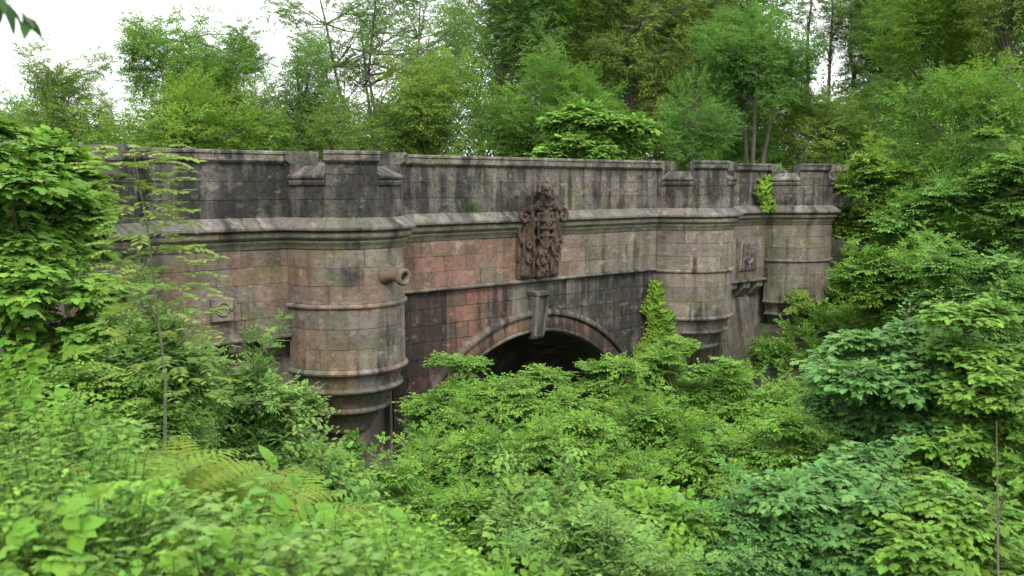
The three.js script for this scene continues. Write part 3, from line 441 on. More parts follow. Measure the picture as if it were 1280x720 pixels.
// sprays grow along +z with +y up
function sprayGeo(kind, seed) {
  const R = rng(seed), T = new Tri(), up = V(0, 1, 0);
  const tilt = (a) => V((R() - 0.5) * a, 1, (R() - 0.5) * a).normalize();
  if (kind === 'far') {                               // a branch end of a distant tree
    const L = 0.85; twig(T, V(0, 0, 0), V(0, 0.05, L), 0.008);
    for (let k = 0; k < 7; k++) { const a = V(0, 0.05 * k / 7, L * (0.15 + 0.12 * k)), s = k & 1 ? 1 : -1, d = V(s * (0.6 + R() * 0.4), (R() - 0.45) * 0.7, 0.5 + R() * 0.5).normalize(), l = 0.22 + R() * 0.2; 
      for (let i = 0; i < 6; i++) { const b = a.clone().addScaledVector(d, l * (i + 0.6) / 5), q = d.clone().add(V((R() - 0.5) * 1.8, (R() - 0.6) * 1.1, (R() - 0.5) * 1.8)).normalize(); blade(T, b, q, tilt(1.1), 0.1 + R() * 0.05, SIMPLE, 0.2, 0.2, jitterCol(WHITE, R, 0.25)); } }
  } else if (kind === 'elm') {                        // flat layered twig of ovate leaves
    const L = 0.42; twig(T, V(0, 0, 0), V(0, -0.04, L), 0.004);
    for (let k = 0; k < 13; k++) { const f = (k + 0.5) / 13, s = k & 1 ? 1 : -1, b = V(0, -0.04 * f, L * f), d = V(s * (0.9 - 0.5 * f), (R() - 0.65) * 0.45, 0.5 + 0.5 * f).normalize(); blade(T, b.addScaledVector(d, 0.012), d, tilt(0.5), (0.075 + 0.035 * R()) * (1 - 0.25 * f), OVATE, 0.16, 0.16, jitterCol(WHITE, R, 0.2)); }
    for (const s of [-1, 1]) { const a = V(0, -0.01, L * 0.35), d0 = V(s * 0.75, -0.08, 0.6).normalize(), e = a.clone().addScaledVector(d0, 0.2); twig(T, a, e, 0.003); for (let k = 0; k < 6; k++) { const b = a.clone().addScaledVector(d0, 0.2 * (k + 1) / 6), q = d0.clone().add(V((k & 1 ? 1 : -1) * 0.7, (R() - 0.6) * 0.4, (k & 1 ? -1 : 1) * 0.7 * s)).normalize(); blade(T, b, q, tilt(0.5), 0.065 + 0.03 * R(), OVATE, 0.16, 0.16, jitterCol(WHITE, R, 0.2)); } }
  } else if (kind === 'maple') {                      // opposite lobed leaves on stalks, blades held flat to the light
    const L = 0.34; twig(T, V(0, 0, 0), V(0, 0.03, L), 0.005);
    for (let k = 0; k < 4; k++) for (const s of [-1, 1]) { const f = (k + 0.7) / 4, b = V(0, 0.03 * f, L * f), d = V(s * (1 - 0.4 * f) * (k & 1 ? 1 : 0.55), 0.15 * (R() - 0.2) + (k & 1 ? 0 : 0.12), 0.35 + 0.7 * f).normalize(), st = 0.07 + 0.06 * R(), e = b.clone().addScaledVector(d, st); twig(T, b, e, 0.0022); lobed(T, e, V(d.x, d.y - 0.25, d.z).normalize(), tilt(0.45), 0.11 + 0.06 * R(), 0.28, jitterCol(WHITE, R, 0.17)); }
    lobed(T, V(0, 0.03, L), V(0, -0.1, 1).normalize(), tilt(0.3), 0.12, 0.28, jitterCol(WHITE, R, 0.15));
  } else if (kind === 'ash') {                        // pinnate leaves, five to a shoot
    const L = 0.16; twig(T, V(0, 0, 0), V(0, 0, L), 0.005);
    for (let k = 0; k < 5; k++) { const an = k * 2.4 + R() * 0.5, b = V(0, 0, L * (0.3 + 0.17 * k)), d = V(cos(an) * 0.85, sin(an) * 0.5, 0.5).normalize(), l = 0.24 + 0.06 * R(), pts = [0, 0.35, 0.7, 1].map((f) => b.clone().addScaledVector(d, l * f).add(V(0, -0.1 * f * f * l, 0))); tubeInto(T, pts, [0.003, 0.0025, 0.002, 0.001], 3, TWIG, false);
      for (let i = 0; i < 9; i++) { const f = i === 8 ? 1 : 0.28 + 0.18 * floor(i / 2), s = i & 1 ? 1 : -1, c = b.clone().addScaledVector(d, l * f).add(V(0, -0.1 * f * f * l, 0)), sd = d.clone().cross(up).normalize().multiplyScalar(s), q = i === 8 ? d.clone() : sd.multiplyScalar(0.85).addScaledVector(d, 0.45).add(V(0, -0.15 + (R() - 0.5) * 0.3, 0)).normalize(); blade(T, c, q, tilt(0.4), 0.075 + 0.025 * R(), OVATE, 0.12, 0.15, jitterCol(WHITE, R, 0.16)); } }
  } else if (kind === 'herb') {                       // upright stem with crossed pairs of toothed leaves
    const L = 0.5; tubeInto(T, [V(0, 0, 0), V(0.02, 0.01, L * 0.5), V(0, 0, L)], [0.005, 0.004, 0.002], 3, [0.8, 0.8, 0.8], false);
    for (let k = 0; k < 8; k++) for (const s of [0, PI]) { const an = k * PI / 2 + s + R() * 0.4, f = 0.2 + 0.8 * k / 7, d = V(cos(an), sin(an), 0.35).normalize(); blade(T, V(0, 0, L * f), d, V(0, 0, 1), (0.12 - 0.07 * f) * (0.8 + 0.5 * R()), OVATE, 0.15, 0.3, jitterCol(WHITE, R, 0.2)); }
  } else if (kind === 'bramble') {                    // arching shoot with threefold leaves
    const L = 0.5, q = (f) => V(0.03 * sin(f * 5), 0.12 * sin(f * PI) - 0.12 * f * f, L * f); tubeInto(T, [0, 0.3, 0.6, 1].map(q), [0.004, 0.0035, 0.003, 0.0015], 3, TWIG, false);
    for (let k = 0; k < 7; k++) { const f = (k + 0.8) / 7.5, b = q(f), s = k & 1 ? 1 : -1, d = V(s * 0.9, 0.3 * (R() - 0.3), 0.5).normalize(), e = b.clone().addScaledVector(d, 0.06); twig(T, b, e, 0.002); for (const w of [-0.9, 0, 0.9]) { const dd = d.clone().applyAxisAngle(up, w).add(V(0, -0.2, 0)).normalize(); blade(T, e, dd, tilt(0.5), 0.075 + 0.025 * R(), ROUND, 0.14, 0.2, jitterCol(WHITE, R, 0.2)); } }
  } else if (kind === 'ivy') {                        // ivy leaves shingled against a surface; +z down the wall, +y off it
    for (let k = 0; k < 12; k++) { const b = V((R() - 0.5) * 0.3, 0.02 + R() * 0.06, (R() - 0.3) * 0.3), d = V((R() - 0.5) * 0.9, 0.15 + R() * 0.2, 1).normalize(); lobed(T, b, d, V((R() - 0.5) * 0.7, 1, 0.1 + R() * 0.4).normalize(), 0.075 + 0.05 * R(), 0.2, jitterCol(WHITE, R, 0.22)); }
    tubeInto(T, [V(0, 0.01, -0.15), V(0.02, 0.01, 0), V(-0.02, 0.01, 0.2)], [0.006, 0.006, 0.004], 3, TWIG, false);
  } else if (kind === 'grass') {
    for (let k = 0; k < 9; k++) { const an = R() * 6.3, d = V(cos(an) * 0.35, sin(an) * 0.35, 1).normalize(); blade(T, V((R() - 0.5) * 0.06, (R() - 0.5) * 0.06, 0), d, V(cos(an), sin(an), 0), 0.35 + 0.3 * R(), [[0.5, 0.013], [1, 0]], 0.1, 0.5, jitterCol(WHITE, R, 0.2)); }
  }
  return T.geo();
}
const SPRAY = {}; ['far', 'elm', 'maple', 'ash', 'herb', 'bramble', 'ivy', 'grass'].forEach((k, i) => { SPRAY[k] = [0, 1].map((v) => sprayGeo(k, 100 + i * 7 + v)); });
// a ready-made bunch of branch ends, 0.6 m in radius, pointing along +z, for the crowns of distant trees
SPRAY.bunch = [0, 1].map((v) => { const R = rng(700 + v), gs = []; for (let i = 0; i < 20; i++) { const g = SPRAY.far[i & 1].clone(), d = onSphere(R); d.y = d.y * 0.8 + 0.1; d.z += 0.3; d.normalize(); const f = pow(R(), 0.45) * 0.6 * (R() < 0.2 ? 1.5 : 1), z = V(d.x + (R() - 0.5) * 0.9, d.y * 0.35 - 0.08 + (R() - 0.5) * 0.4, d.z + (R() - 0.5) * 0.9).normalize(), x = V((R() - 0.5) * 0.7, 1, (R() - 0.5) * 0.7).cross(z).normalize(), y = z.clone().cross(x), s = 0.5 * (0.75 + 0.5 * R()), k = 0.82 + 0.36 * R(); const m = new THREE.Matrix4().makeBasis(x.multiplyScalar(s), y.multiplyScalar(s), z.clone().multiplyScalar(s)); m.setPosition(d.multiplyScalar(f).addScaledVector(z, -0.25 * s)); g.applyMatrix4(m); const c = g.attributes.color; for (let j = 0; j < c.count; j++) c.setXYZ(j, c.getX(j) * k * (0.95 + 0.1 * (i % 3) / 2), c.getY(j) * k, c.getZ(j) * k); gs.push(g); } return mergeGeometries(gs); });

const PAL = {                                          // leaf reflectances, linear
  bright: [[0.142, 0.295, 0.034], [0.176, 0.342, 0.0394], [0.115, 0.254, 0.0292]], mid: [[0.13, 0.292, 0.044], [0.161, 0.339, 0.051], [0.105, 0.251, 0.0378]], olive: [[0.18, 0.3, 0.042], [0.223, 0.348, 0.0487], [0.146, 0.258, 0.0361]], lime: [[0.175, 0.315, 0.028], [0.217, 0.365, 0.0325], [0.141, 0.271, 0.0241]], blue: [[0.125, 0.285, 0.068], [0.155, 0.331, 0.0789], [0.101, 0.245, 0.0585]], brown: [[0.195, 0.3, 0.052], [0.242, 0.348, 0.0603], [0.158, 0.258, 0.0447]], grey: [[0.16, 0.29, 0.066], [0.199, 0.336, 0.0766], [0.129, 0.249, 0.0568]], pale: [[0.16, 0.305, 0.062], [0.199, 0.354, 0.0719], [0.129, 0.262, 0.0533]],
};
const _m = new THREE.Matrix4(), _c = new THREE.Color();
// put sprays: list of [pos, dir, scale] into one or two instanced meshes under parent
function putSprays(parent, name, kind, list, pal, mat, R, upBias = 1) {
  SPRAY[kind].forEach((geo, v) => {
    const L = list.filter((_, i) => i % 2 === v); if (!L.length) return;
    const im = new THREE.InstancedMesh(geo, mat, L.length); im.name = name; im.userData.kind = 'stuff';
    L.forEach(([p, d, s, up], i) => {
      const z = d.clone().normalize(), u = (up ? up.clone() : V((R() - 0.5) * 0.7, upBias, (R() - 0.5) * 0.7)); const x = u.cross(z); if (x.lengthSq() < 1e-4) x.set(1, 0, 0); x.normalize(); const y = z.clone().cross(x);
      _m.makeBasis(x.multiplyScalar(s), y.multiplyScalar(s), z.multiplyScalar(s)); _m.setPosition(p); im.setMatrixAt(i, _m);
      const c = jitterCol(pal[floor(R() * pal.length)], R, 0.14); im.setColorAt(i, _c.setRGB(...c));
    });
    parent.add(im);
  });
}
function onSphere(R) { const y = R() * 2 - 1, a = R() * 2 * PI, r = sqrt(1 - y * y); return V(r * cos(a), y, r * sin(a)); }
// clumps fill an ellipsoid unevenly; each holds sprays that point outward and lie in shelves
function fillClumps(R, c, r, n, cr, out, clumpsOut, flat = 0.6) {
  for (let k = 0; k < n; k++) {
    const d = onSphere(R), f = min(1.02, pow(R(), 0.42) * (0.55 + 0.75 * vnoise(d.x * 2.2 + c[0] * 3, d.y * 2.2 + d.z * 1.7 + c[2] * 3, 15))), cc = V(c[0] + d.x * r[0] * f, c[1] + d.y * r[1] * f, c[2] + d.z * r[2] * f), s = cr * (0.6 + 0.75 * R());
    clumpsOut.push({ c: cc, s });
  }
}
function spraysIn(R, cl, per, size, flat, list, centre) {
  for (const k of cl) {
    const n = max(3, round(per * (0.7 + 0.6 * R()) * (k.s / cl.avg) ** 2));
    const outw = centre ? k.c.clone().sub(centre).normalize() : V(0, 1, 0);
    for (let i = 0; i < n; i++) {
      const d = onSphere(R); d.y = d.y * 0.75 + 0.18; d.addScaledVector(outw, 0.45).normalize(); const f = pow(R(), 0.45) * k.s * (R() < 0.16 ? 1.5 : 1);
      const p = V(k.c.x + d.x * f, k.c.y + d.y * f * flat, k.c.z + d.z * f), g = V(d.x + (R() - 0.5) * 0.9, d.y * 0.35 - 0.08 + (R() - 0.5) * 0.4, d.z + (R() - 0.5) * 0.9).normalize(), s = size * (0.75 + 0.5 * R());
      p.addScaledVector(g, -0.25 * s); list.push([p, g, s]);
    }
  }
}
const branchPts = (R, a, b, sag = 0.1, n = 4) => { const l = a.distanceTo(b), o = []; for (let i = 0; i <= n; i++) { const f = i / n; o.push(a.clone().lerp(b, f).add(V((R() - 0.5) * 0.1 * l * sin(f * PI), sag * l * sin(f * PI), (R() - 0.5) * 0.1 * l * sin(f * PI)))); } return o; };
let plantSeed = 1000;
// tree or shrub: stems from the ground, limbs out to every clump, instanced leaf sprays
function woody(o) {
  const R = rng(plantSeed++), [x, z] = o.at, y0 = ground(x, z), t = thing(o.name, o.label, o.cat || 'tree', [x, y0, z], o.group), T = new Tri(), cl = [], list = [], bc = o.bark || [0.19, 0.165, 0.135];
  for (const e of o.crowns) fillClumps(R, e.c, e.r, e.n, e.cr, null, cl);
  for (const q of cl) { q.c.x -= x; q.c.y -= y0; q.c.z -= z; }
  cl.avg = cl.reduce((a, b) => a + b.s, 0) / cl.length;
  const big = o.crowns[0], top = V(big.c[0] - x, big.c[1] - y0 + big.r[1] * (o.topF ?? 0.45), big.c[2] - z), tr = o.trunk || 0.14, stems = o.stems || 1, lines = [];
  for (let s = 0; s < stems; s++) {
    const an = s / stems * 6.28 + R(), e = top.clone().add(stems > 1 ? V(cos(an) * big.r[0] * 0.55, (R() - 0.5) * big.r[1] * 0.4, sin(an) * big.r[2] * 0.55) : V(0, 0, 0)), b = V(stems > 1 ? cos(an) * 0.15 : 0, -0.25, stems > 1 ? sin(an) * 0.15 : 0), n = 8, pts = [];
    for (let i = 0; i <= n; i++) { const f = i / n; pts.push(b.clone().lerp(e, f).add(V((R() - 0.5) * 0.05 * e.y * f, 0, (R() - 0.5) * 0.05 * e.y * f))); }
    tubeInto(T, pts, pts.map((_, i) => tr / sqrt(stems) * pow(1 - i / n * 0.86, 0.8) * (i === 0 ? 1.35 : 1)), o.far ? 6 : 8, bc); lines.push(pts);
  }
  const ctr = V(big.c[0] - x, big.c[1] - y0, big.c[2] - z);
  for (const q of cl) {
    const pts = lines[floor(R() * lines.length)], want = q.c.y - q.c.distanceTo(ctr) * 0.45 - 0.2; let i = 1; while (i < pts.length - 1 && pts[i].y < want) i++;
    const a = pts[max(1, i - (R() < 0.5 ? 1 : 0))], r0 = tr * (o.far ? 0.2 : 0.28) * (q.s / cl.avg) * (o.limb || 1);
    tubeInto(T, branchPts(R, a, q.c, o.sag ?? 0.08), [1, 0.8, 0.6, 0.42, 0.25].map((f) => max(0.006, r0 * f)), o.far ? 4 : 5, bc, false);
    for (let k = 0; k < (o.twigs ?? 3); k++) { const d = onSphere(R); d.y = abs(d.y) * 0.5 + 0.1; tubeInto(T, branchPts(R, q.c, q.c.clone().addScaledVector(d, q.s * 0.95), 0.05, 2), [r0 * 0.3, r0 * 0.2, r0 * 0.08].map((v) => max(0.004, v)), 3, bc, false); }
  }
  if (o.spray === 'far') { o.spray = 'bunch'; for (const q of cl) { const n = max(1, round(o.per / 20 * (0.7 + 0.6 * R()) * (q.s / cl.avg) ** 2)), ow = q.c.clone().sub(ctr).normalize(); for (let i = 0; i < n; i++) { const d = onSphere(R), p = q.c.clone().addScaledVector(d, q.s * 0.3 * (n > 1)), g = ow.clone().add(d.multiplyScalar(0.7)); g.y *= 0.45; list.push([p, g.normalize(), q.s / 0.6 * (0.85 + 0.3 * R())]); } } }
  else spraysIn(R, cl, o.per, o.size, o.flat ?? (o.far ? 0.85 : 0.62), list, ctr);
  for (let k = 0; k < (o.shoots || 0); k++) {             // long young shoots that break the outline
    const q = cl[floor(R() * cl.length)], d = q.c.clone().sub(ctr).normalize().multiplyScalar(0.7).add(V((R() - 0.5) * 0.8, 0.25 + 0.7 * R(), (R() - 0.5) * 0.8)).normalize(), l = (0.5 + 0.7 * R()) * (o.shootL || 1), pts = [0, 0.33, 0.66, 1].map((f) => q.c.clone().addScaledVector(d, l * f).add(V(0, -0.22 * l * f * f, 0)));
    tubeInto(T, pts, [0.008, 0.006, 0.004, 0.002], 3, bc, false); const m = ceil(l / (0.13 * o.size)); for (let i = 0; i < m; i++) { const f = (i + 0.6) / m * 3, j = min(2, floor(f)), p = pts[j].clone().lerp(pts[j + 1], f - j), a = i * 2.4; list.push([p, d.clone().multiplyScalar(0.6).add(V(cos(a) * 0.8, (R() - 0.4) * 0.3, sin(a) * 0.8)).normalize(), o.size * (0.5 + 0.3 * R()) * (1.15 - 0.4 * f / 3)]); }
  }
  part('trunk', T.geo(0.9), bark, t);
  putSprays(t, 'crown', o.spray, list, PAL[o.pal], o.mat || leaf, R);
  for (const ex of o.mixin || []) { const l2 = []; const c2 = cl.filter(() => R() < ex.share); c2.avg = cl.avg; spraysIn(R, c2, ex.per, ex.size, 0.62, l2, ctr); putSprays(t, 'crown', ex.spray, l2, PAL[ex.pal], o.mat || leaf, R); }
  stats[o.name] = (stats[o.name] || 0) + list.length; return t;
}
const stats = {};

// ================================================================ TREES AND SHRUBS
// ---- trees behind the bridge, from the open sky along to the wood
woody({ name: 'woodland_tree', label: 'small round olive tree under open sky behind the parapet end', at: [12.53, -23.55], crowns: [{ c: [12.53, 13.02, -23.55], r: [2, 2.03, 2], n: 44, cr: 0.54 }], spray: 'far', pal: 'olive', per: 40, size: 0.54, trunk: 0.16, far: true, mat: leafDull });
woody({ name: 'woodland_tree', label: 'low grey-green thicket tree beside the small round olive tree', at: [11.91, -29.52], crowns: [{ c: [11.91, 12.13, -29.52], r: [2.49, 1.57, 2.49], n: 20, cr: 0.64 }], spray: 'far', pal: 'grey', per: 26, size: 0.58, trunk: 0.12, far: true, mat: leafDull });
woody({ name: 'woodland_tree', label: 'tall airy sycamore with sky showing through its domed crown', at: [15.64, -19.39], crowns: [{ c: [15.64, 14.54, -19.39], r: [3.14, 2.05, 3.14], n: 84, cr: 0.54 }, { c: [15.91, 12.71, -19.15], r: [2.19, 1.45, 2.19], n: 22, cr: 0.38 }], spray: 'far', pal: 'bright', per: 36, size: 0.52, trunk: 0.15, limb: 0.8, far: true, mat: leafDull });
woody({ name: 'woodland_tree', label: 'dense bright green tree below the airy domed crown', at: [13.67, -15.78], crowns: [{ c: [13.67, 12.04, -15.78], r: [3.13, 1.59, 3.13], n: 40, cr: 0.65 }], spray: 'far', pal: 'lime', per: 44, size: 0.58, trunk: 0.18, far: true, mat: leafDull });
woody({ name: 'woodland_tree', label: 'narrow dark grey-green tree standing alone against the sky', at: [17.37, -13.78], crowns: [{ c: [17.37, 13.11, -13.78], r: [1.15, 2.23, 1.15], n: 42, cr: 0.49 }], spray: 'far', pal: 'grey', per: 30, size: 0.50, trunk: 0.15, far: true, mat: leafDull });
woody({ name: 'woodland_tree', label: 'low yellow-olive tree beside the narrow dark tree', at: [17.07, -16.74], crowns: [{ c: [17.07, 12.19, -16.74], r: [1.89, 1.71, 1.89], n: 24, cr: 0.55 }], spray: 'far', pal: 'olive', per: 34, size: 0.58, trunk: 0.14, far: true, mat: leafDull });
woody({ name: 'woodland_tree', label: 'spreading tree with bare forked limbs and thin grey leaves', at: [23.26, -17.89], crowns: [{ c: [23.26, 16.92, -17.89], r: [4.52, 3.14, 4.52], n: 120, cr: 0.56 }], spray: 'far', pal: 'grey', per: 24, size: 0.52, trunk: 0.26, stems: 4, limb: 0.6, twigs: 4, sag: -0.06, topF: 0.35, far: true, mat: leafDull });
woody({ name: 'woodland_tree', label: 'ivy-clad domed tree in front of the bare forked limbs', at: [21.23, -11.63], crowns: [{ c: [21.23, 12.62, -11.63], r: [2.14, 2.15, 2.14], n: 36, cr: 0.58 }, { c: [19.81, 12.2, -12.91], r: [1.33, 1.73, 1.33], n: 16, cr: 0.39 }], spray: 'far', pal: 'olive', per: 50, size: 0.54, trunk: 0.2, far: true, mat: leafDull });
woody({ name: 'woodland_tree', label: 'low olive bush tree at the foot of the ivy-clad domed tree', at: [17.75, -12.08], crowns: [{ c: [17.75, 11.63, -12.08], r: [1.73, 1.19, 1.73], n: 24, cr: 0.46 }], spray: 'far', pal: 'olive', per: 40, size: 0.54, trunk: 0.12, far: true, mat: leafDull });
woody({ name: 'woodland_tree', label: 'tall light green tree between the forked limbs and the conical tree', at: [29.94, -17.23], crowns: [{ c: [29.94, 17.39, -17.23], r: [2.86, 4.36, 2.86], n: 80, cr: 0.72 }], spray: 'far', pal: 'pale', per: 26, size: 0.65, trunk: 0.3, far: true, mat: leafDull });
woody({ name: 'woodland_tree', label: 'conical bright green tree rising above the carved coat of arms', at: [25.63, -8.99], crowns: [{ c: [25.63, 11.9, -8.99], r: [2.99, 1.42, 2.99], n: 46, cr: 0.61 }, { c: [25.4, 13.57, -9.2], r: [1.89, 1.15, 1.89], n: 22, cr: 0.42 }, { c: [25.28, 14.66, -9.31], r: [0.92, 0.76, 0.92], n: 8, cr: 0.25 }], spray: 'far', pal: 'bright', per: 56, size: 0.54, trunk: 0.2, topF: 1.3, far: true, mat: leafDull });
woody({ name: 'woodland_tree', label: 'layered low sycamore leaning over the middle of the parapet', at: [22.64, -4.95], crowns: [{ c: [22.64, 11.44, -4.95], r: [1.79, 1.03, 1.79], n: 40, cr: 0.40 }], spray: 'maple', pal: 'bright', per: 90, size: 0.85, flat: 0.55, trunk: 0.12, far: true });
woody({ name: 'woodland_tree', label: 'tall ivy-wrapped tree with yellow-green crown above the conical tree', at: [32.99, -17.16], crowns: [{ c: [32.99, 19.25, -17.16], r: [2.99, 3.77, 2.99], n: 70, cr: 0.77 }], spray: 'far', pal: 'lime', per: 28, size: 0.65, trunk: 0.32, far: true, mat: leafDull });
woody({ name: 'woodland_tree', label: 'tall brownish-green tree above the far end of the middle parapet', at: [34.35, -13.23], crowns: [{ c: [34.35, 17.75, -13.23], r: [2.75, 4.72, 2.75], n: 80, cr: 0.72 }, { c: [34.7, 14.57, -11.56], r: [1.86, 3.06, 1.86], n: 20, cr: 0.48 }], spray: 'far', pal: 'brown', per: 24, size: 0.61, trunk: 0.32, far: true, mat: leafDull });
woody({ name: 'woodland_tree', label: 'tall olive-brown tree leaning behind the round-headed tree', at: [38.17, -12.47], crowns: [{ c: [38.17, 18.48, -12.47], r: [2.99, 4.54, 2.99], n: 70, cr: 0.76 }], spray: 'far', pal: 'brown', per: 24, size: 0.61, trunk: 0.3, far: true, mat: leafDull });
woody({ name: 'woodland_tree', label: 'round-headed green tree with several bare stems under its crown', at: [34.37, -6.47], crowns: [{ c: [34.37, 15.14, -6.47], r: [2.24, 1.73, 2.24], n: 60, cr: 0.53 }], spray: 'far', pal: 'mid', per: 52, size: 0.52, trunk: 0.2, stems: 3, far: true, mat: leafDull });
woody({ name: 'woodland_tree', label: 'shady tree at the foot of the round-headed tree', at: [30.08, -6.31], crowns: [{ c: [30.08, 12.1, -6.31], r: [1.44, 1.76, 1.44], n: 30, cr: 0.46 }], spray: 'far', pal: 'mid', per: 44, size: 0.50, trunk: 0.16, far: true, mat: leafDull });
woody({ name: 'woodland_tree', label: 'green understorey tree below the round-headed crown', at: [35.9, -7.78], crowns: [{ c: [35.9, 11.95, -7.78], r: [2.14, 1.74, 2.14], n: 28, cr: 0.60 }], spray: 'far', pal: 'mid', per: 34, size: 0.54, trunk: 0.16, far: true, mat: leafDull });
woody({ name: 'slender_tree', label: 'thin-stemmed airy tree beside the round-headed crown', at: [44.96, -10.37], crowns: [{ c: [44.96, 19.03, -10.37], r: [1.27, 4.02, 1.27], n: 26, cr: 0.49 }], spray: 'far', pal: 'grey', per: 20, size: 0.58, trunk: 0.17, limb: 0.8, group: 'slender trees against the sky', far: true, mat: leafDull });
woody({ name: 'slender_tree', label: 'thin-stemmed airy tree between two others with sky behind', at: [44.91, -9.07], crowns: [{ c: [44.91, 18.47, -9.07], r: [1.49, 3.55, 1.49], n: 26, cr: 0.52 }], spray: 'far', pal: 'grey', per: 20, size: 0.58, trunk: 0.17, limb: 0.8, group: 'slender trees against the sky', far: true, mat: leafDull });
woody({ name: 'slender_tree', label: 'thin-stemmed airy tree beside the yellow-green tree', at: [44.88, -7.74], crowns: [{ c: [44.88, 17.91, -7.74], r: [1.22, 3.1, 1.22], n: 26, cr: 0.43 }], spray: 'far', pal: 'grey', per: 20, size: 0.58, trunk: 0.17, limb: 0.8, group: 'slender trees against the sky', far: true, mat: leafDull });
woody({ name: 'woodland_tree', label: 'pale olive bushy tree behind the turrets at the bridge end', at: [37.46, -5.02], crowns: [{ c: [37.46, 12.12, -5.02], r: [2.02, 1.92, 2.02], n: 28, cr: 0.59 }], spray: 'far', pal: 'olive', per: 40, size: 0.54, trunk: 0.16, far: true, mat: leafDull });
woody({ name: 'woodland_tree', label: 'grey-green tree between the slender stems and the yellow-green tree', at: [45.01, -6.28], crowns: [{ c: [45.01, 16.19, -6.28], r: [1.91, 4.97, 1.91], n: 60, cr: 0.63 }, { c: [41.71, 12.04, -5.22], r: [1.86, 2.01, 1.86], n: 18, cr: 0.46 }], spray: 'far', pal: 'grey', per: 38, size: 0.58, trunk: 0.24, far: true, mat: leafDull });
woody({ name: 'woodland_tree', label: 'tall yellow-green tree rising over the wooded end of the bridge', at: [39.73, -1.61], crowns: [{ c: [39.73, 16.57, -1.61], r: [2.1, 3.88, 2.1], n: 80, cr: 0.59 }, { c: [39.03, 11.84, -2.24], r: [1.86, 2.82, 1.86], n: 22, cr: 0.49 }], spray: 'far', pal: 'lime', per: 46, size: 0.58, trunk: 0.26, far: true, mat: leafDull });
woody({ name: 'woodland_tree', label: 'brown-leaved tree high on the wooded bank', at: [37.93, 2.16], crowns: [{ c: [37.93, 16.79, 2.16], r: [2.14, 3.18, 2.14], n: 60, cr: 0.61 }], spray: 'far', pal: 'brown', per: 26, size: 0.58, trunk: 0.26, far: true, mat: leafDull });
woody({ name: 'woodland_tree', label: 'broad soft green tree filling the wooded bank beyond the turrets', at: [30.86, 3.85], crowns: [{ c: [30.86, 11.32, 3.85], r: [2.42, 2.3, 2.42], n: 44, cr: 0.59 }, { c: [29.46, 9.15, 3.93], r: [2.21, 2.32, 2.21], n: 34, cr: 0.56 }], spray: 'far', pal: 'bright', per: 48, size: 0.45, flat: 0.45, trunk: 0.22, far: true, mat: leafDull });
// ---- far wood that closes the gaps
woody({ name: 'distant_tree', label: 'green tree far behind in the wood', at: [40.09, -30.97], crowns: [{ c: [40.09, 14.14, -30.97], r: [5.78, 4.6, 5.78], n: 44, cr: 1.61 }], spray: 'far', pal: 'mid', per: 22, size: 0.80, trunk: 0.3, group: 'distant trees of the wood', far: true, mat: leafDull });
woody({ name: 'distant_tree', label: 'green tree far behind in the wood', at: [46.93, -27.48], crowns: [{ c: [46.93, 16.33, -27.48], r: [6.51, 6.82, 6.51], n: 44, cr: 1.98 }], spray: 'far', pal: 'olive', per: 22, size: 0.80, trunk: 0.3, group: 'distant trees of the wood', far: true, mat: leafDull });
woody({ name: 'distant_tree', label: 'green tree far behind in the wood', at: [53.29, -24.41], crowns: [{ c: [53.29, 16, -24.41], r: [6.71, 6.5, 6.71], n: 44, cr: 1.99 }], spray: 'far', pal: 'mid', per: 22, size: 0.80, trunk: 0.3, group: 'distant trees of the wood', far: true, mat: leafDull });
woody({ name: 'distant_tree', label: 'green tree far behind in the wood', at: [54.87, -20.28], crowns: [{ c: [54.87, 14.27, -20.28], r: [4.34, 4.75, 4.34], n: 44, cr: 1.34 }], spray: 'far', pal: 'olive', per: 22, size: 0.80, trunk: 0.3, group: 'distant trees of the wood', far: true, mat: leafDull });
woody({ name: 'distant_tree', label: 'green tree far behind in the wood', at: [60.35, -9.92], crowns: [{ c: [60.35, 14.47, -9.92], r: [6.61, 5.93, 6.61], n: 44, cr: 1.91 }], spray: 'far', pal: 'mid', per: 22, size: 0.80, trunk: 0.3, group: 'distant trees of the wood', far: true, mat: leafDull });
woody({ name: 'distant_tree', label: 'green tree far behind in the wood', at: [60.1, -4.74], crowns: [{ c: [60.1, 15.07, -4.74], r: [5.69, 6.44, 5.69], n: 44, cr: 1.78 }], spray: 'far', pal: 'olive', per: 22, size: 0.80, trunk: 0.3, group: 'distant trees of the wood', far: true, mat: leafDull });
woody({ name: 'distant_tree', label: 'green tree far behind in the wood', at: [55.96, -13.9], crowns: [{ c: [55.96, 12.16, -13.9], r: [4.58, 3.12, 4.58], n: 44, cr: 1.21 }], spray: 'far', pal: 'mid', per: 22, size: 0.80, trunk: 0.3, group: 'distant trees of the wood', far: true, mat: leafDull });
woody({ name: 'distant_tree', label: 'green tree far behind in the wood', at: [20.88, -45.68], crowns: [{ c: [20.88, 12.04, -45.68], r: [6.1, 2.49, 6.1], n: 44, cr: 1.36 }], spray: 'far', pal: 'mid', per: 22, size: 0.80, trunk: 0.3, group: 'distant trees of the wood', far: true, mat: leafDull });
woody({ name: 'distant_tree', label: 'green tree far behind in the wood', at: [29.68, -40.41], crowns: [{ c: [29.68, 12.24, -40.41], r: [6.31, 2.7, 6.31], n: 44, cr: 1.43 }], spray: 'far', pal: 'olive', per: 22, size: 0.80, trunk: 0.3, group: 'distant trees of the wood', far: true, mat: leafDull });
woody({ name: 'distant_tree', label: 'green tree far behind in the wood', at: [33.95, -33.84], crowns: [{ c: [33.95, 12.41, -33.84], r: [5.59, 2.86, 5.59], n: 44, cr: 1.34 }], spray: 'far', pal: 'mid', per: 22, size: 0.80, trunk: 0.3, group: 'distant trees of the wood', far: true, mat: leafDull });
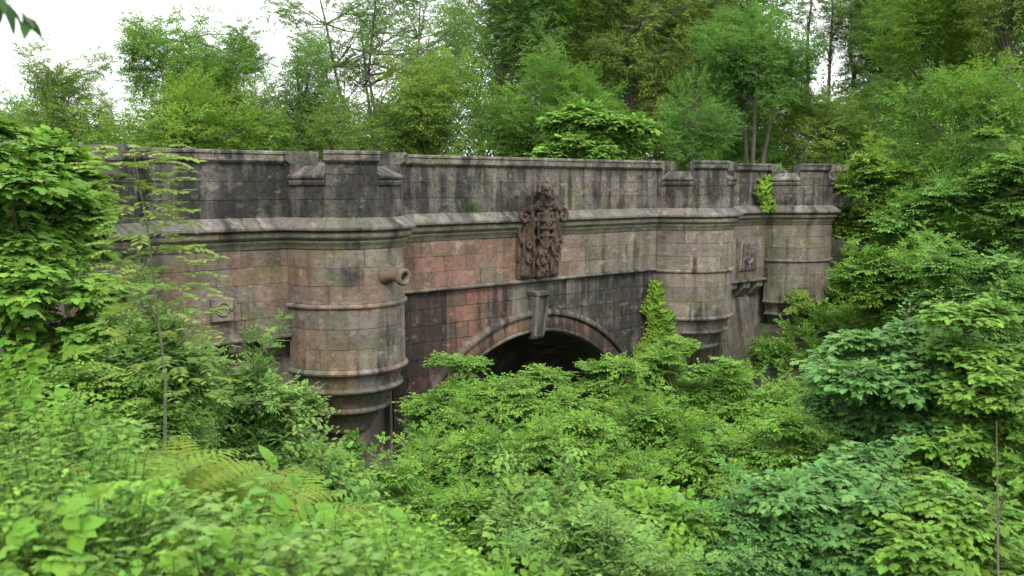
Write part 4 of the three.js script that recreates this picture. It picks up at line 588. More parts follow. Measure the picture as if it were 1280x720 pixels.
woody({ name: 'distant_tree', label: 'green tree far behind in the wood', at: [43.15, -28.2], crowns: [{ c: [43.15, 21.92, -28.2], r: [5.78, 6.22, 5.78], n: 44, cr: 1.78 }], spray: 'far', pal: 'pale', per: 22, size: 0.80, trunk: 0.3, group: 'distant trees of the wood', far: true, mat: leafDull });
woody({ name: 'distant_tree', label: 'green tree far behind in the wood', at: [49.23, -25.39], crowns: [{ c: [49.23, 22.83, -25.39], r: [5.97, 5.9, 5.97], n: 44, cr: 1.78 }], spray: 'far', pal: 'olive', per: 22, size: 0.80, trunk: 0.3, group: 'distant trees of the wood', far: true, mat: leafDull });
woody({ name: 'distant_tree', label: 'green tree far behind in the wood', at: [53.52, -21.5], crowns: [{ c: [53.52, 22.84, -21.5], r: [4.34, 5.38, 4.34], n: 44, cr: 1.40 }], spray: 'far', pal: 'mid', per: 22, size: 0.80, trunk: 0.3, group: 'distant trees of the wood', far: true, mat: leafDull });
woody({ name: 'distant_tree', label: 'green tree far behind in the wood', at: [58.27, -11.8], crowns: [{ c: [58.27, 21.06, -11.8], r: [4.07, 6.03, 4.07], n: 44, cr: 1.39 }], spray: 'far', pal: 'lime', per: 22, size: 0.80, trunk: 0.3, group: 'distant trees of the wood', far: true, mat: leafDull });
woody({ name: 'distant_tree', label: 'green tree far behind in the wood', at: [55.69, -6.04], crowns: [{ c: [55.69, 21.27, -6.04], r: [5.03, 4.53, 5.03], n: 44, cr: 1.46 }], spray: 'far', pal: 'mid', per: 22, size: 0.80, trunk: 0.3, group: 'distant trees of the wood', far: true, mat: leafDull });
woody({ name: 'distant_tree', label: 'green tree far behind in the wood', at: [11.65, -43.25], crowns: [{ c: [11.65, 12.2, -43.25], r: [4.85, 2.59, 4.85], n: 44, cr: 1.18 }], spray: 'far', pal: 'mid', per: 22, size: 0.80, trunk: 0.3, group: 'distant trees of the wood', far: true, mat: leafDull });
woody({ name: 'distant_tree', label: 'green tree far behind in the wood', at: [5.46, -43.46], crowns: [{ c: [5.46, 13.2, -43.46], r: [4.88, 3.56, 4.88], n: 44, cr: 1.32 }], spray: 'far', pal: 'olive', per: 22, size: 0.80, trunk: 0.3, group: 'distant trees of the wood', far: true, mat: leafDull });
woody({ name: 'distant_tree', label: 'green tree far behind in the wood', at: [-0.76, -43.7], crowns: [{ c: [-0.76, 12.4, -43.7], r: [4.85, 2.73, 4.85], n: 44, cr: 1.20 }], spray: 'far', pal: 'mid', per: 22, size: 0.80, trunk: 0.3, group: 'distant trees of the wood', far: true, mat: leafDull });
// ---- bushes against the end of the bridge and on the far bank
woody({ name: 'ivy_bush', label: 'bright ivy-covered bush pressed against the last turret', at: [28.49, 1.7], crowns: [{ c: [28.49, 9.51, 1.7], r: [1.12, 2.02, 1.12], n: 34, cr: 0.41 }, { c: [28.23, 6.76, 2.14], r: [1.15, 1.77, 1.15], n: 20, cr: 0.40 }], spray: 'elm', pal: 'lime', per: 50, size: 1.50, trunk: 0.09, cat: 'bush', shoots: 14, shootL: 1.3, mat: leaf });
woody({ name: 'bank_bush', label: 'thicket bush below the broad soft green tree', at: [27.79, 3.76], crowns: [{ c: [27.79, 7.93, 3.76], r: [1.71, 2.44, 1.71], n: 36, cr: 0.54 }], spray: 'elm', pal: 'mid', per: 46, size: 1.50, trunk: 0.09, cat: 'bush', shoots: 14, shootL: 1.3 });
woody({ name: 'bank_bush', label: 'mixed green bush with yellow shoot tips on the far bank', at: [24.21, 4.57], crowns: [{ c: [24.21, 7.2, 4.57], r: [1.31, 1.66, 1.31], n: 34, cr: 0.40 }], spray: 'elm', pal: 'bright', per: 50, size: 1.35, trunk: 0.07, cat: 'bush', shoots: 14, shootL: 1.3, mixin: [{ share: 0.3, per: 14, size: 1.2, spray: 'ash', pal: 'lime' }] });
woody({ name: 'bank_bush', label: 'mid green bush in the hollow beside the frame of bare stem', at: [22.99, 7.51], crowns: [{ c: [22.99, 7.11, 7.51], r: [1.4, 1.61, 1.4], n: 38, cr: 0.40 }], spray: 'elm', pal: 'mid', per: 54, size: 1.20, trunk: 0.07, cat: 'bush', shoots: 14, shootL: 1.3, mixin: [{ share: 0.3, per: 14, size: 1.1, spray: 'maple', pal: 'pale' }] });
woody({ name: 'bank_bush', label: 'soft green bush under the broad tree on the wooded bank', at: [27.77, 6.45], crowns: [{ c: [27.77, 9.79, 6.45], r: [1.32, 1.96, 1.32], n: 34, cr: 0.42 }], spray: 'elm', pal: 'bright', per: 52, size: 1.30, trunk: 0.08, cat: 'bush', shoots: 14, shootL: 1.3 });
// ---- shrubs in the ravine in front of the arch
woody({ name: 'ravine_shrub', label: 'arched green shrub whose top covers the foot of the arch ring', at: [9.13, 5.07], crowns: [{ c: [9.13, 6.02, 5.07], r: [0.93, 1.31, 0.93], n: 34, cr: 0.30 }], spray: 'elm', pal: 'bright', per: 58, size: 0.78, shoots: 0, trunk: 0.05, stems: 3, cat: 'shrub', flat: 0.5, mixin: [{ share: 0.3, per: 9, size: 0.7, spray: 'herb', pal: 'bright' }] });
woody({ name: 'ravine_shrub', label: 'leafy shrub standing below the dark arch opening', at: [9.49, 6.07], crowns: [{ c: [9.49, 6.18, 6.07], r: [1, 1.29, 1], n: 34, cr: 0.32 }], spray: 'elm', pal: 'bright', per: 58, size: 0.78, shoots: 0, trunk: 0.05, stems: 3, cat: 'shrub', flat: 0.5, mixin: [{ share: 0.3, per: 9, size: 0.7, spray: 'elm', pal: 'lime' }] });
woody({ name: 'ravine_shrub', label: 'rounded shrub under the creeper on the turret', at: [14.51, 5.22], crowns: [{ c: [14.51, 5.67, 5.22], r: [1.28, 1.43, 1.28], n: 34, cr: 0.39 }], spray: 'elm', pal: 'bright', per: 58, size: 0.78, shoots: 0, trunk: 0.05, stems: 3, cat: 'shrub', flat: 0.5, mixin: [{ share: 0.3, per: 9, size: 0.7, spray: 'maple', pal: 'mid' }] });
woody({ name: 'ravine_shrub', label: 'shrub with ash-like leaves beside the buttress foot', at: [15.86, 5.78], crowns: [{ c: [15.86, 5.37, 5.78], r: [1.19, 1.29, 1.19], n: 34, cr: 0.35 }], spray: 'ash', pal: 'bright', per: 36, size: 0.75, shoots: 0, trunk: 0.05, stems: 3, cat: 'shrub', flat: 0.5, mixin: [{ share: 0.3, per: 9, size: 0.7, spray: 'ash', pal: 'pale' }] });
woody({ name: 'ravine_shrub', label: 'leafy shrub sloping up to the haunch of the arch', at: [12.37, 5.31], crowns: [{ c: [12.37, 5.83, 5.31], r: [1.17, 1.4, 1.17], n: 34, cr: 0.36 }], spray: 'elm', pal: 'bright', per: 58, size: 0.78, shoots: 0, trunk: 0.05, stems: 3, cat: 'shrub', flat: 0.5, mixin: [{ share: 0.3, per: 9, size: 0.7, spray: 'bramble', pal: 'olive' }] });
woody({ name: 'ravine_shrub', label: 'shrub in the hollow between the arch shrubs', at: [7.9, 7.33], crowns: [{ c: [7.9, 6.02, 7.33], r: [0.81, 0.84, 0.81], n: 34, cr: 0.25 }], spray: 'elm', pal: 'bright', per: 58, size: 0.78, shoots: 14, trunk: 0.05, stems: 3, cat: 'shrub', flat: 0.5, mixin: [{ share: 0.3, per: 9, size: 0.7, spray: 'herb', pal: 'bright' }] });
woody({ name: 'ravine_shrub', label: 'layered shrub with long drooping pale shoot in the ravine', at: [8.35, 8.42], crowns: [{ c: [8.35, 6.16, 8.42], r: [0.93, 0.88, 0.93], n: 34, cr: 0.26 }], spray: 'elm', pal: 'bright', per: 58, size: 0.78, shoots: 14, trunk: 0.05, stems: 3, cat: 'shrub', flat: 0.5, mixin: [{ share: 0.3, per: 9, size: 0.7, spray: 'elm', pal: 'lime' }] });
woody({ name: 'ravine_shrub', label: 'tall feathery shrub in the ravine below the round turret', at: [10.49, 8.33], crowns: [{ c: [10.49, 5.78, 8.33], r: [0.99, 0.99, 0.99], n: 34, cr: 0.29 }], spray: 'ash', pal: 'bright', per: 36, size: 0.75, shoots: 14, trunk: 0.05, stems: 3, cat: 'shrub', flat: 0.5, mixin: [{ share: 0.3, per: 9, size: 0.7, spray: 'maple', pal: 'mid' }] });
woody({ name: 'ravine_shrub', label: 'dense mid green shrub at the sycamore sapling foot', at: [10.54, 9.73], crowns: [{ c: [10.54, 6.05, 9.73], r: [0.86, 0.97, 0.86], n: 34, cr: 0.26 }], spray: 'elm', pal: 'bright', per: 58, size: 0.78, shoots: 14, trunk: 0.05, stems: 3, cat: 'shrub', flat: 0.5, mixin: [{ share: 0.3, per: 9, size: 0.7, spray: 'ash', pal: 'pale' }] });
woody({ name: 'ravine_shrub', label: 'pale speckled low shrub on the ravine slope', at: [5.98, 10.32], crowns: [{ c: [5.98, 6.47, 10.32], r: [0.68, 0.66, 0.68], n: 34, cr: 0.25 }], spray: 'bramble', pal: 'pale', per: 58, size: 0.70, shoots: 14, trunk: 0.05, stems: 3, cat: 'shrub', flat: 0.5, mixin: [{ share: 0.3, per: 9, size: 0.7, spray: 'bramble', pal: 'olive' }] });
woody({ name: 'ravine_shrub', label: 'low bushy shrub with small yellow leaves on the slope', at: [6.71, 10.97], crowns: [{ c: [6.71, 6.47, 10.97], r: [0.68, 0.66, 0.68], n: 34, cr: 0.25 }], spray: 'bramble', pal: 'bright', per: 58, size: 0.70, shoots: 14, trunk: 0.05, stems: 3, cat: 'shrub', flat: 0.5, mixin: [{ share: 0.3, per: 9, size: 0.7, spray: 'herb', pal: 'bright' }] });
woody({ name: 'ravine_shrub', label: 'low shrub beneath the layered ravine shrub', at: [5.75, 9.43], crowns: [{ c: [5.75, 6.26, 9.43], r: [0.61, 0.62, 0.61], n: 34, cr: 0.25 }], spray: 'elm', pal: 'bright', per: 58, size: 0.78, shoots: 14, trunk: 0.05, stems: 3, cat: 'shrub', flat: 0.5, mixin: [{ share: 0.3, per: 9, size: 0.7, spray: 'elm', pal: 'lime' }] });
woody({ name: 'ravine_shrub', label: 'low green shrub beside the nettles on the slope', at: [6.18, 7.79], crowns: [{ c: [6.18, 6.02, 7.79], r: [0.55, 0.72, 0.55], n: 34, cr: 0.25 }], spray: 'elm', pal: 'bright', per: 58, size: 0.78, shoots: 14, trunk: 0.05, stems: 3, cat: 'shrub', flat: 0.5, mixin: [{ share: 0.3, per: 9, size: 0.7, spray: 'maple', pal: 'mid' }] });
woody({ name: 'ravine_shrub', label: 'dull green low shrub beside the bluish sapling', at: [7.32, 11.53], crowns: [{ c: [7.32, 6.35, 11.53], r: [0.58, 0.62, 0.58], n: 34, cr: 0.25 }], spray: 'elm', pal: 'blue', per: 58, size: 0.78, shoots: 14, trunk: 0.05, stems: 3, cat: 'shrub', flat: 0.5, mixin: [{ share: 0.3, per: 9, size: 0.7, spray: 'ash', pal: 'pale' }] });
woody({ name: 'ravine_shrub', label: 'narrow upright shrub filling the gap under the arch crown', at: [9.27, 7.23], crowns: [{ c: [9.27, 6.07, 7.23], r: [0.61, 0.93, 0.61], n: 30, cr: 0.25 }], spray: 'elm', pal: 'bright', per: 70, size: 0.78, shoots: 0, trunk: 0.05, stems: 3, cat: 'shrub', flat: 0.5, mixin: [{ share: 0.3, per: 9, size: 0.7, spray: 'bramble', pal: 'olive' }] });
woody({ name: 'ravine_shrub', label: 'yellowish shrub on the slope below the buttress foot', at: [12.91, 7.14], crowns: [{ c: [12.91, 5.38, 7.14], r: [0.79, 1.04, 0.79], n: 30, cr: 0.26 }], spray: 'elm', pal: 'lime', per: 70, size: 0.78, shoots: 0, trunk: 0.05, stems: 3, cat: 'shrub', flat: 0.5, mixin: [{ share: 0.3, per: 9, size: 0.7, spray: 'herb', pal: 'bright' }] });
woody({ name: 'ravine_shrub', label: 'small-leaved shrub low in the middle of the ravine', at: [7.56, 9.72], crowns: [{ c: [7.56, 6.21, 9.72], r: [0.59, 0.68, 0.59], n: 30, cr: 0.25 }], spray: 'bramble', pal: 'bright', per: 70, size: 0.70, shoots: 14, trunk: 0.05, stems: 3, cat: 'shrub', flat: 0.5, mixin: [{ share: 0.3, per: 9, size: 0.7, spray: 'elm', pal: 'lime' }] });
woody({ name: 'ravine_shrub', label: 'scraggy shrub behind the layered ravine shrub', at: [7.8, 7.91], crowns: [{ c: [7.8, 5.98, 7.91], r: [0.58, 0.7, 0.58], n: 30, cr: 0.25 }], spray: 'elm', pal: 'bright', per: 70, size: 0.78, shoots: 14, trunk: 0.05, stems: 3, cat: 'shrub', flat: 0.5, mixin: [{ share: 0.3, per: 9, size: 0.7, spray: 'maple', pal: 'mid' }] });
woody({ name: 'ravine_shrub', label: 'feathery pale shrub among the low slope shrubs', at: [5.58, 11.3], crowns: [{ c: [5.58, 6.78, 11.3], r: [0.38, 0.48, 0.38], n: 30, cr: 0.25 }], spray: 'ash', pal: 'pale', per: 42, size: 0.75, shoots: 14, trunk: 0.05, stems: 3, cat: 'shrub', flat: 0.5, mixin: [{ share: 0.3, per: 9, size: 0.7, spray: 'ash', pal: 'pale' }] });
woody({ name: 'ravine_shrub', label: 'fresh green shrub at the edge of the nettle bank', at: [7.75, 6.52], crowns: [{ c: [7.75, 5.94, 6.52], r: [0.59, 0.73, 0.59], n: 30, cr: 0.25 }], spray: 'elm', pal: 'bright', per: 70, size: 0.78, shoots: 14, trunk: 0.05, stems: 3, cat: 'shrub', flat: 0.5, mixin: [{ share: 0.3, per: 9, size: 0.7, spray: 'bramble', pal: 'olive' }] });
woody({ name: 'ravine_shrub', label: 'pale feathery shrub between the bluish sapling and the ravine', at: [12.51, 8.81], crowns: [{ c: [12.51, 5.86, 8.81], r: [0.66, 0.84, 0.66], n: 30, cr: 0.25 }], spray: 'ash', pal: 'bright', per: 42, size: 0.75, shoots: 0, trunk: 0.05, stems: 3, cat: 'shrub', flat: 0.5, mixin: [{ share: 0.3, per: 9, size: 0.7, spray: 'herb', pal: 'bright' }] });
// ---- sycamore saplings on the near slope
woody({ name: 'sycamore_sapling', label: 'tall sycamore sapling with bluish leaves in tiers beside the bare stem', at: [11.75, 10.82], crowns: [{ c: [11.75, 7.18, 10.82], r: [1.07, 1.45, 1.07], n: 70, cr: 0.30 }, { c: [10.39, 6.06, 11.62], r: [1.07, 0.95, 1.07], n: 26, cr: 0.26 }], spray: 'maple', pal: 'blue', per: 80, size: 0.48, trunk: 0.05, flat: 0.6, mat: leafGloss, cat: 'sapling', shoots: 8, topF: 0.9, mixin: [{ share: 0.35, per: 14, size: 0.7, spray: 'elm', pal: 'bright' }] });
woody({ name: 'sycamore_sapling', label: 'leafy sycamore sapling between the bluish sapling and the bank bush', at: [11.45, 11.9], crowns: [{ c: [11.45, 6.95, 11.9], r: [0.79, 1.47, 0.79], n: 60, cr: 0.26 }], spray: 'maple', pal: 'bright', per: 80, size: 0.48, trunk: 0.05, flat: 0.6, mat: leafGloss, cat: 'sapling', shoots: 8 });
woody({ name: 'sycamore_sapling', label: 'lighter sycamore sapling just below the last turret', at: [14.23, 9.02], crowns: [{ c: [14.23, 6.05, 9.02], r: [0.79, 1.12, 0.79], n: 44, cr: 0.25 }], spray: 'maple', pal: 'bright', per: 52, size: 0.70, trunk: 0.05, flat: 0.4, cat: 'sapling', shoots: 8, mixin: [{ share: 0.4, per: 12, size: 1, spray: 'elm', pal: 'bright' }] });
woody({ name: 'sycamore_sapling', label: 'low sycamore sapling at the foot of the tall bluish one', at: [7.92, 12.08], crowns: [{ c: [7.92, 6.62, 12.08], r: [0.68, 0.74, 0.68], n: 56, cr: 0.25 }], spray: 'maple', pal: 'blue', per: 80, size: 0.42, trunk: 0.04, flat: 0.6, mat: leafGloss, cat: 'sapling', shoots: 8 });
woody({ name: 'sycamore_sapling', label: 'small sycamore sapling below the taller ones', at: [8.19, 12.99], crowns: [{ c: [8.19, 6.64, 12.99], r: [0.61, 0.66, 0.61], n: 52, cr: 0.25 }], spray: 'maple', pal: 'bright', per: 76, size: 0.42, trunk: 0.04, flat: 0.6, mat: leafGloss, cat: 'sapling', shoots: 8 });
// ---- the near bank on the parapet-end side
woody({ name: 'bank_tree', label: 'broad-leaved bright young tree hiding the first turret', at: [2.91, 4.83], crowns: [{ c: [2.91, 9.41, 4.83], r: [0.82, 1.1, 0.82], n: 44, cr: 0.25 }, { c: [3.03, 8.34, 5.62], r: [0.68, 0.82, 0.68], n: 18, cr: 0.25 }], spray: 'maple', pal: 'bright', per: 44, size: 0.72, trunk: 0.09, flat: 0.62, topF: 0.8 });
woody({ name: 'bank_tree', label: 'young tree growing behind the broad-leaved bright one', at: [4.02, 3.14], crowns: [{ c: [4.02, 9.82, 3.14], r: [0.44, 0.87, 0.44], n: 26, cr: 0.25 }], spray: 'maple', pal: 'bright', per: 50, size: 0.80, trunk: 0.06, flat: 0.45 });
woody({ name: 'bank_shrub', label: 'pale green ash-leaved shrub under the slender sapling', at: [3.84, 6.35], crowns: [{ c: [3.84, 7.74, 6.35], r: [0.75, 0.67, 0.75], n: 34, cr: 0.25 }], spray: 'ash', pal: 'pale', per: 30, size: 0.85, trunk: 0.045, stems: 3, cat: 'shrub', shoots: 14 });
woody({ name: 'bank_shrub', label: 'pale fresh shrub below the carved boss', at: [5.11, 6.15], crowns: [{ c: [5.11, 6.96, 6.15], r: [0.54, 0.67, 0.54], n: 28, cr: 0.25 }], spray: 'ash', pal: 'pale', per: 28, size: 0.85, trunk: 0.04, stems: 3, cat: 'shrub', shoots: 14 });
woody({ name: 'bank_shrub', label: 'shrub at the foot of the bright young tree', at: [3.04, 6.97], crowns: [{ c: [3.04, 7.6, 6.97], r: [0.65, 0.64, 0.65], n: 32, cr: 0.25 }], spray: 'elm', pal: 'bright', per: 44, size: 0.90, trunk: 0.04, stems: 3, cat: 'shrub', shoots: 14 });
woody({ name: 'bank_shrub', label: 'leafy shrub close under the second turret corbel', at: [6.21, 5.8], crowns: [{ c: [6.21, 5.94, 5.8], r: [0.33, 0.65, 0.33], n: 22, cr: 0.25 }], spray: 'elm', pal: 'bright', per: 40, size: 0.90, trunk: 0.03, stems: 2, cat: 'shrub' });
woody({ name: 'bank_shrub', label: 'fine-leaved pale shrub beside the ferns', at: [4.12, 9.31], crowns: [{ c: [4.12, 6.93, 9.31], r: [0.41, 0.51, 0.41], n: 26, cr: 0.25 }], spray: 'bramble', pal: 'pale', per: 36, size: 0.70, trunk: 0.03, stems: 3, cat: 'shrub', shoots: 14 });
woody({ name: 'bank_bush', label: 'leafy bush growing over the hidden wall end by the first turret', at: [0.4, 0.6], crowns: [{ c: [0.4, 9.6, 0.5], r: [1.3, 1.4, 1.0], n: 34, cr: 0.45 }], spray: 'elm', pal: 'bright', per: 40, size: 1.1, cat: 'bush', trunk: 0.06, stems: 3 });

// ================================================================ SMALL PLANTS
function frondGeo(seed) {                              // one fern frond: arching stalk with tapering, cut side leaflets
  const R = rng(seed), T = new Tri(), L = 1, q = (f) => V(0.02 * sin(f * 6), 0.62 * f - 0.55 * f * f * f, L * f * (1 - 0.12 * f)), tube = [0, 0.2, 0.4, 0.6, 0.8, 1].map(q); tubeInto(T, tube, [0.009, 0.008, 0.006, 0.005, 0.003, 0.001], 3, [1.05, 0.8, 0.8], false);
  for (let k = 0; k < 21; k++) for (const s of [-1, 1]) {
    const f = 0.16 + 0.83 * k / 20, b = q(f), t = q(min(1, f + 0.02)).sub(q(f - 0.02)).normalize(), w = 0.26 * pow(sin(min(1, (1 - f) * 1.18 + 0.03) * PI / 2), 1.1) * (f < 0.25 ? 0.6 + 1.6 * (f - 0.16) : 1), d = V(s, -0.1 + 0.1 * R(), 0).addScaledVector(t, 0.35).normalize(), nn = t.clone().cross(d).multiplyScalar(s);
    const c = jitterCol(WHITE, R, 0.12); blade(T, b, d, nn.y < 0 ? nn.negate() : nn, w, [[0.18, 0.085], [0.32, 0.05], [0.42, 0.085], [0.55, 0.045], [0.65, 0.065], [0.78, 0.03], [1, 0]].map(([a, h]) => [a, h * 1.1]), 0.1, 0.25, c);
  }
  return T.geo();
}
const FROND = [0, 1, 2].map((i) => frondGeo(900 + i));
const fernMats = [[0.16, 0.26, 0.025], [0.18, 0.255, 0.03], [0.14, 0.26, 0.03]].map((c) => leafMat({ color: new THREE.Color().setRGB(...c), clearcoat: 0.06 }));
const FERNS = [[3.12, 9.21], [3.51, 8.89], [3.60, 9.37], [4.06, 8.98], [3.18, 9.80], [3.28, 10.16], [2.80, 9.59], [3.78, 9.81], [2.76, 10.23], [2.34, 10.12], [3.99, 8.37], [1.93, 10.56]];
FERNS.forEach(([x, z], i) => {
  const R = rng(3000 + i), f = thing('fern', 'arching yellow-green fern among the bank plants', 'fern', [x, ground(x, z) + 0.02, z], 'ferns on the near bank'), n = 8 + floor(R() * 4);
  for (let k = 0; k < n; k++) { const m = part('frond', FROND[k % 3], fernMats[(i + k) % 3], f); m.rotation.set(-0.1 - R() * 0.5, k / n * 6.28 + R() * 0.5, 0, 'YXZ'); m.scale.setScalar(0.8 + R() * 0.45); }
});
// leafy herbs: stems with separate leaves
const HERBS = [[1.22, 11.81], [1.34, 12.18], [1.66, 11.93], [1.58, 10.78], [1.75, 12.29], [1.67, 9.78], [2.04, 12.41], [2.42, 12.35], [3.16, 11.67], [2.13, 9.39], [3.13, 12.18], [3.84, 11.75], [3.8, 12.25], [4.23, 12.37], [3.99, 10.54], [1.82, 12.62], [1.95, 12.87], [2.29, 12.77], [2.62, 12.8], [4.68, 12.51], [5.11, 12.63]];
HERBS.forEach(([x, z], i) => {
  const R = rng(4000 + i), kinds = [['nettle_clump', 'upright nettle clump with paired toothed leaves', 'nettle', 'herb', 'bright', 'nettles on the near bank'], ['bramble_clump', 'arching bramble clump with threefold leaves', 'bramble', 'bramble', 'bright', 'brambles on the near bank'], ['seedling_clump', 'clump of young sycamore seedlings with lobed leaves', 'seedling', 'maple', 'pale', 'sycamore seedlings on the near bank']], k = kinds[[0, 1, 2, 0, 1, 1, 2][i % 7]];
  const h = thing(k[0], k[1], k[2], [x, ground(x, z), z], k[5]), list = [], T = new Tri(), n = 38 + floor(R() * 14);
  for (let j = 0; j < n; j++) { const a = R() * 6.28, r = sqrt(R()) * 0.5, hh = (0.25 + 0.55 * R()) * (1 - 0.4 * r), b = V(cos(a) * r * 0.5, -0.05, sin(a) * r * 0.5), e = V(cos(a) * r, hh, sin(a) * r); tubeInto(T, branchPts(R, b, e, 0.03, 2), [0.006, 0.005, 0.003], 3, [0.16, 0.17, 0.07], false);
    const up = k[3] === 'herb'; for (let q = 0; q < (up ? 2 : 3); q++) list.push([up ? e.clone().add(V((R() - 0.5) * 0.15, -0.2 - 0.1 * q, (R() - 0.5) * 0.15)) : e.clone().lerp(b, 0.22 * q), up ? V((R() - 0.5) * 0.5, 1, (R() - 0.5) * 0.5) : V(cos(a + (R() - 0.5) * 3), 0.15 + 0.3 * R(), sin(a + (R() - 0.5) * 3)), (up ? 0.85 : 0.42) * (0.7 + 0.5 * R())]); }
  part('stem', T.geo(0.9), bark, h, 'stuff'); putSprays(h, 'foliage', k[3], list, PAL[k[4]], leaf, R);
});
// slender ash sapling before the parapet: thin stem, leaves one by one
{
  const R = rng(71), x = 3.09, z = 8.37, y0 = ground(x, z), t = thing('ash_sapling', 'slender thin-stemmed sapling with yellow-green leaves standing before the parapet', 'sapling', [x, y0, z]), T = new Tri(), H = 10.35 - y0;
  const st = [0, 0.2, 0.4, 0.6, 0.8, 1].map((f) => V(0.07 * sin(f * 4) + 0.02 * sin(f * 17), H * f - 0.1, 0.05 * sin(f * 5) + 0.02 * cos(f * 21))); tubeInto(T, st, [0.016, 0.015, 0.013, 0.011, 0.008, 0.003], 7, [0.34, 0.36, 0.24]); part('trunk', T.geo(0.9), bark, t);
  const lg = [0, 1, 2].map((v) => { const q = new Tri(), r2 = rng(60 + v), l = 0.3, d = V(0, 0, 1), pts = [0, 0.35, 0.7, 1].map((f) => V(0, 0.1 * f - 0.16 * f * f, l * f)); tubeInto(q, pts, [0.003, 0.0025, 0.002, 0.001], 3, TWIG, false); for (let i = 0; i < 11; i++) { const f = i === 10 ? 1 : 0.2 + 0.16 * floor(i / 2), s = i & 1 ? 1 : -1, dd = i === 10 ? d : V(s * 0.85, -0.12 + 0.2 * (r2() - 0.5), 0.5).normalize(); blade(q, V(0, 0.1 * f - 0.16 * f * f, l * f), dd, V((r2() - 0.5) * 0.4, 1, 0), 0.085 + 0.03 * r2(), OVATE, 0.12, 0.15, jitterCol(WHITE, r2, 0.15)); } return q.geo(); });
  const lm = [[0.19, 0.3, 0.04], [0.22, 0.31, 0.045], [0.16, 0.27, 0.04]].map((c) => leafMat({ color: new THREE.Color().setRGB(...c) }));
  for (let k = 0; k < 210; k++) { const f = 0.3 + 0.7 * pow(k / 209, 0.75), a = k * 2.4, i = min(4, floor(f * 5)), p = st[i].clone().lerp(st[i + 1], f * 5 - i), reach = 0.05 + 0.5 * R() * (1.2 - 0.8 * f); p.add(V(cos(a) * reach, reach * 0.35, sin(a) * reach)); const m = part('leaf', lg[k % 3], lm[floor(R() * 3)], t); m.position.copy(p); m.rotation.set(-0.15 + 0.5 * (R() - 0.5), PI / 2 - a + (R() - 0.5) * 0.8, (R() - 0.5) * 0.4, 'YXZ'); m.scale.setScalar(0.5 + 0.4 * R()); }
}
// branch that hangs in from a tree standing beside the viewer
{
  const R = rng(81), x = -1.3, z = 11.6, y0 = ground(x, z), t = thing('overhanging_tree', 'tree with a dark twig of pointed leaves hanging in against the sky', 'tree', [x, y0, z]), T = new Tri(), top = 11.6 - y0;
  tubeInto(T, [V(0, -0.3, 0), V(0.05, top * 0.5, 0.05), V(0.02, top + 0.6, 0)], [0.1, 0.085, 0.05], 8, [0.2, 0.17, 0.14]); part('trunk', T.geo(0.9), bark, t);
  const B = new Tri(), bp = [V(0.02, top * 0.95, 0), V(0.8, top + 0.0, 0.6), V(1.6, 10.85 - y0, 1.1), V(2.08, 10.66 - y0, 1.43), V(2.2, 10.52 - y0, 1.53)]; tubeInto(B, bp, [0.04, 0.028, 0.014, 0.006, 0.002], 6, [0.2, 0.17, 0.14]); part('branch', B.geo(0.9), bark, t);
  const lg = [0, 1].map((v) => { const q = new Tri(), r2 = rng(90 + v); blade(q, V(0, 0, 0), V(0, 0, 1), V(0, 1, 0), 0.11, [[0.15, 0.12], [0.35, 0.2], [0.6, 0.17], [0.82, 0.09], [1, 0]], 0.18, 0.2, jitterCol(WHITE, r2, 0.1)); return q.geo(); }), lm = leafMat({ color: new THREE.Color().setRGB(0.05, 0.11, 0.03) });
  for (let k = 0; k < 22; k++) { const f = 0.5 + 0.5 * (k / 21), i = min(3, floor(f * 4)), p = bp[i].clone().lerp(bp[i + 1], f * 4 - i), m = part('leaf', lg[k & 1], lm, t); p.add(V(0, -0.01, 0)); m.position.copy(p); m.rotation.set(0.35 + 0.8 * R(), (k & 1 ? 0.2 : 2.2) + (R() - 0.5) * 1.2, (R() - 0.5) * 0.8, 'YXZ'); m.scale.setScalar(0.7 + 0.5 * R()); }
}
// dead bare stem
{
  const x = 7.55, z = 13.74, y0 = ground(x, z), R = rng(7), t = thing('dead_stem', 'bare pale dead stem curving up beside the bluish sycamore saplings', 'dead stem', [x, y0, z]), T = new Tri(), pts = [0, 0.2, 0.4, 0.6, 0.8, 1].map((f) => V(0.05 * sin(f * 5), -0.2 + (8.2 - y0 + 0.2) * f, 0.09 * sin(f * 4.2 + 0.4) - 0.04 + 0.03 * sin(f * 19))); tubeInto(T, pts, [0.013, 0.012, 0.011, 0.01, 0.008, 0.003], 7, [0.42, 0.34, 0.25]);
  for (let k = 0; k < 6; k++) { const a = pts[2 + (k % 3)], e = a.clone().add(V((R() - 0.5) * 0.5, 0.25 + 0.2 * R(), (R() - 0.5) * 0.5)); tubeInto(T, branchPts(R, a, e, 0.05, 3), [0.006, 0.005, 0.003, 0.002], 4, [0.4, 0.33, 0.25]); } part('stem', T.geo(0.9), bark, t);
}
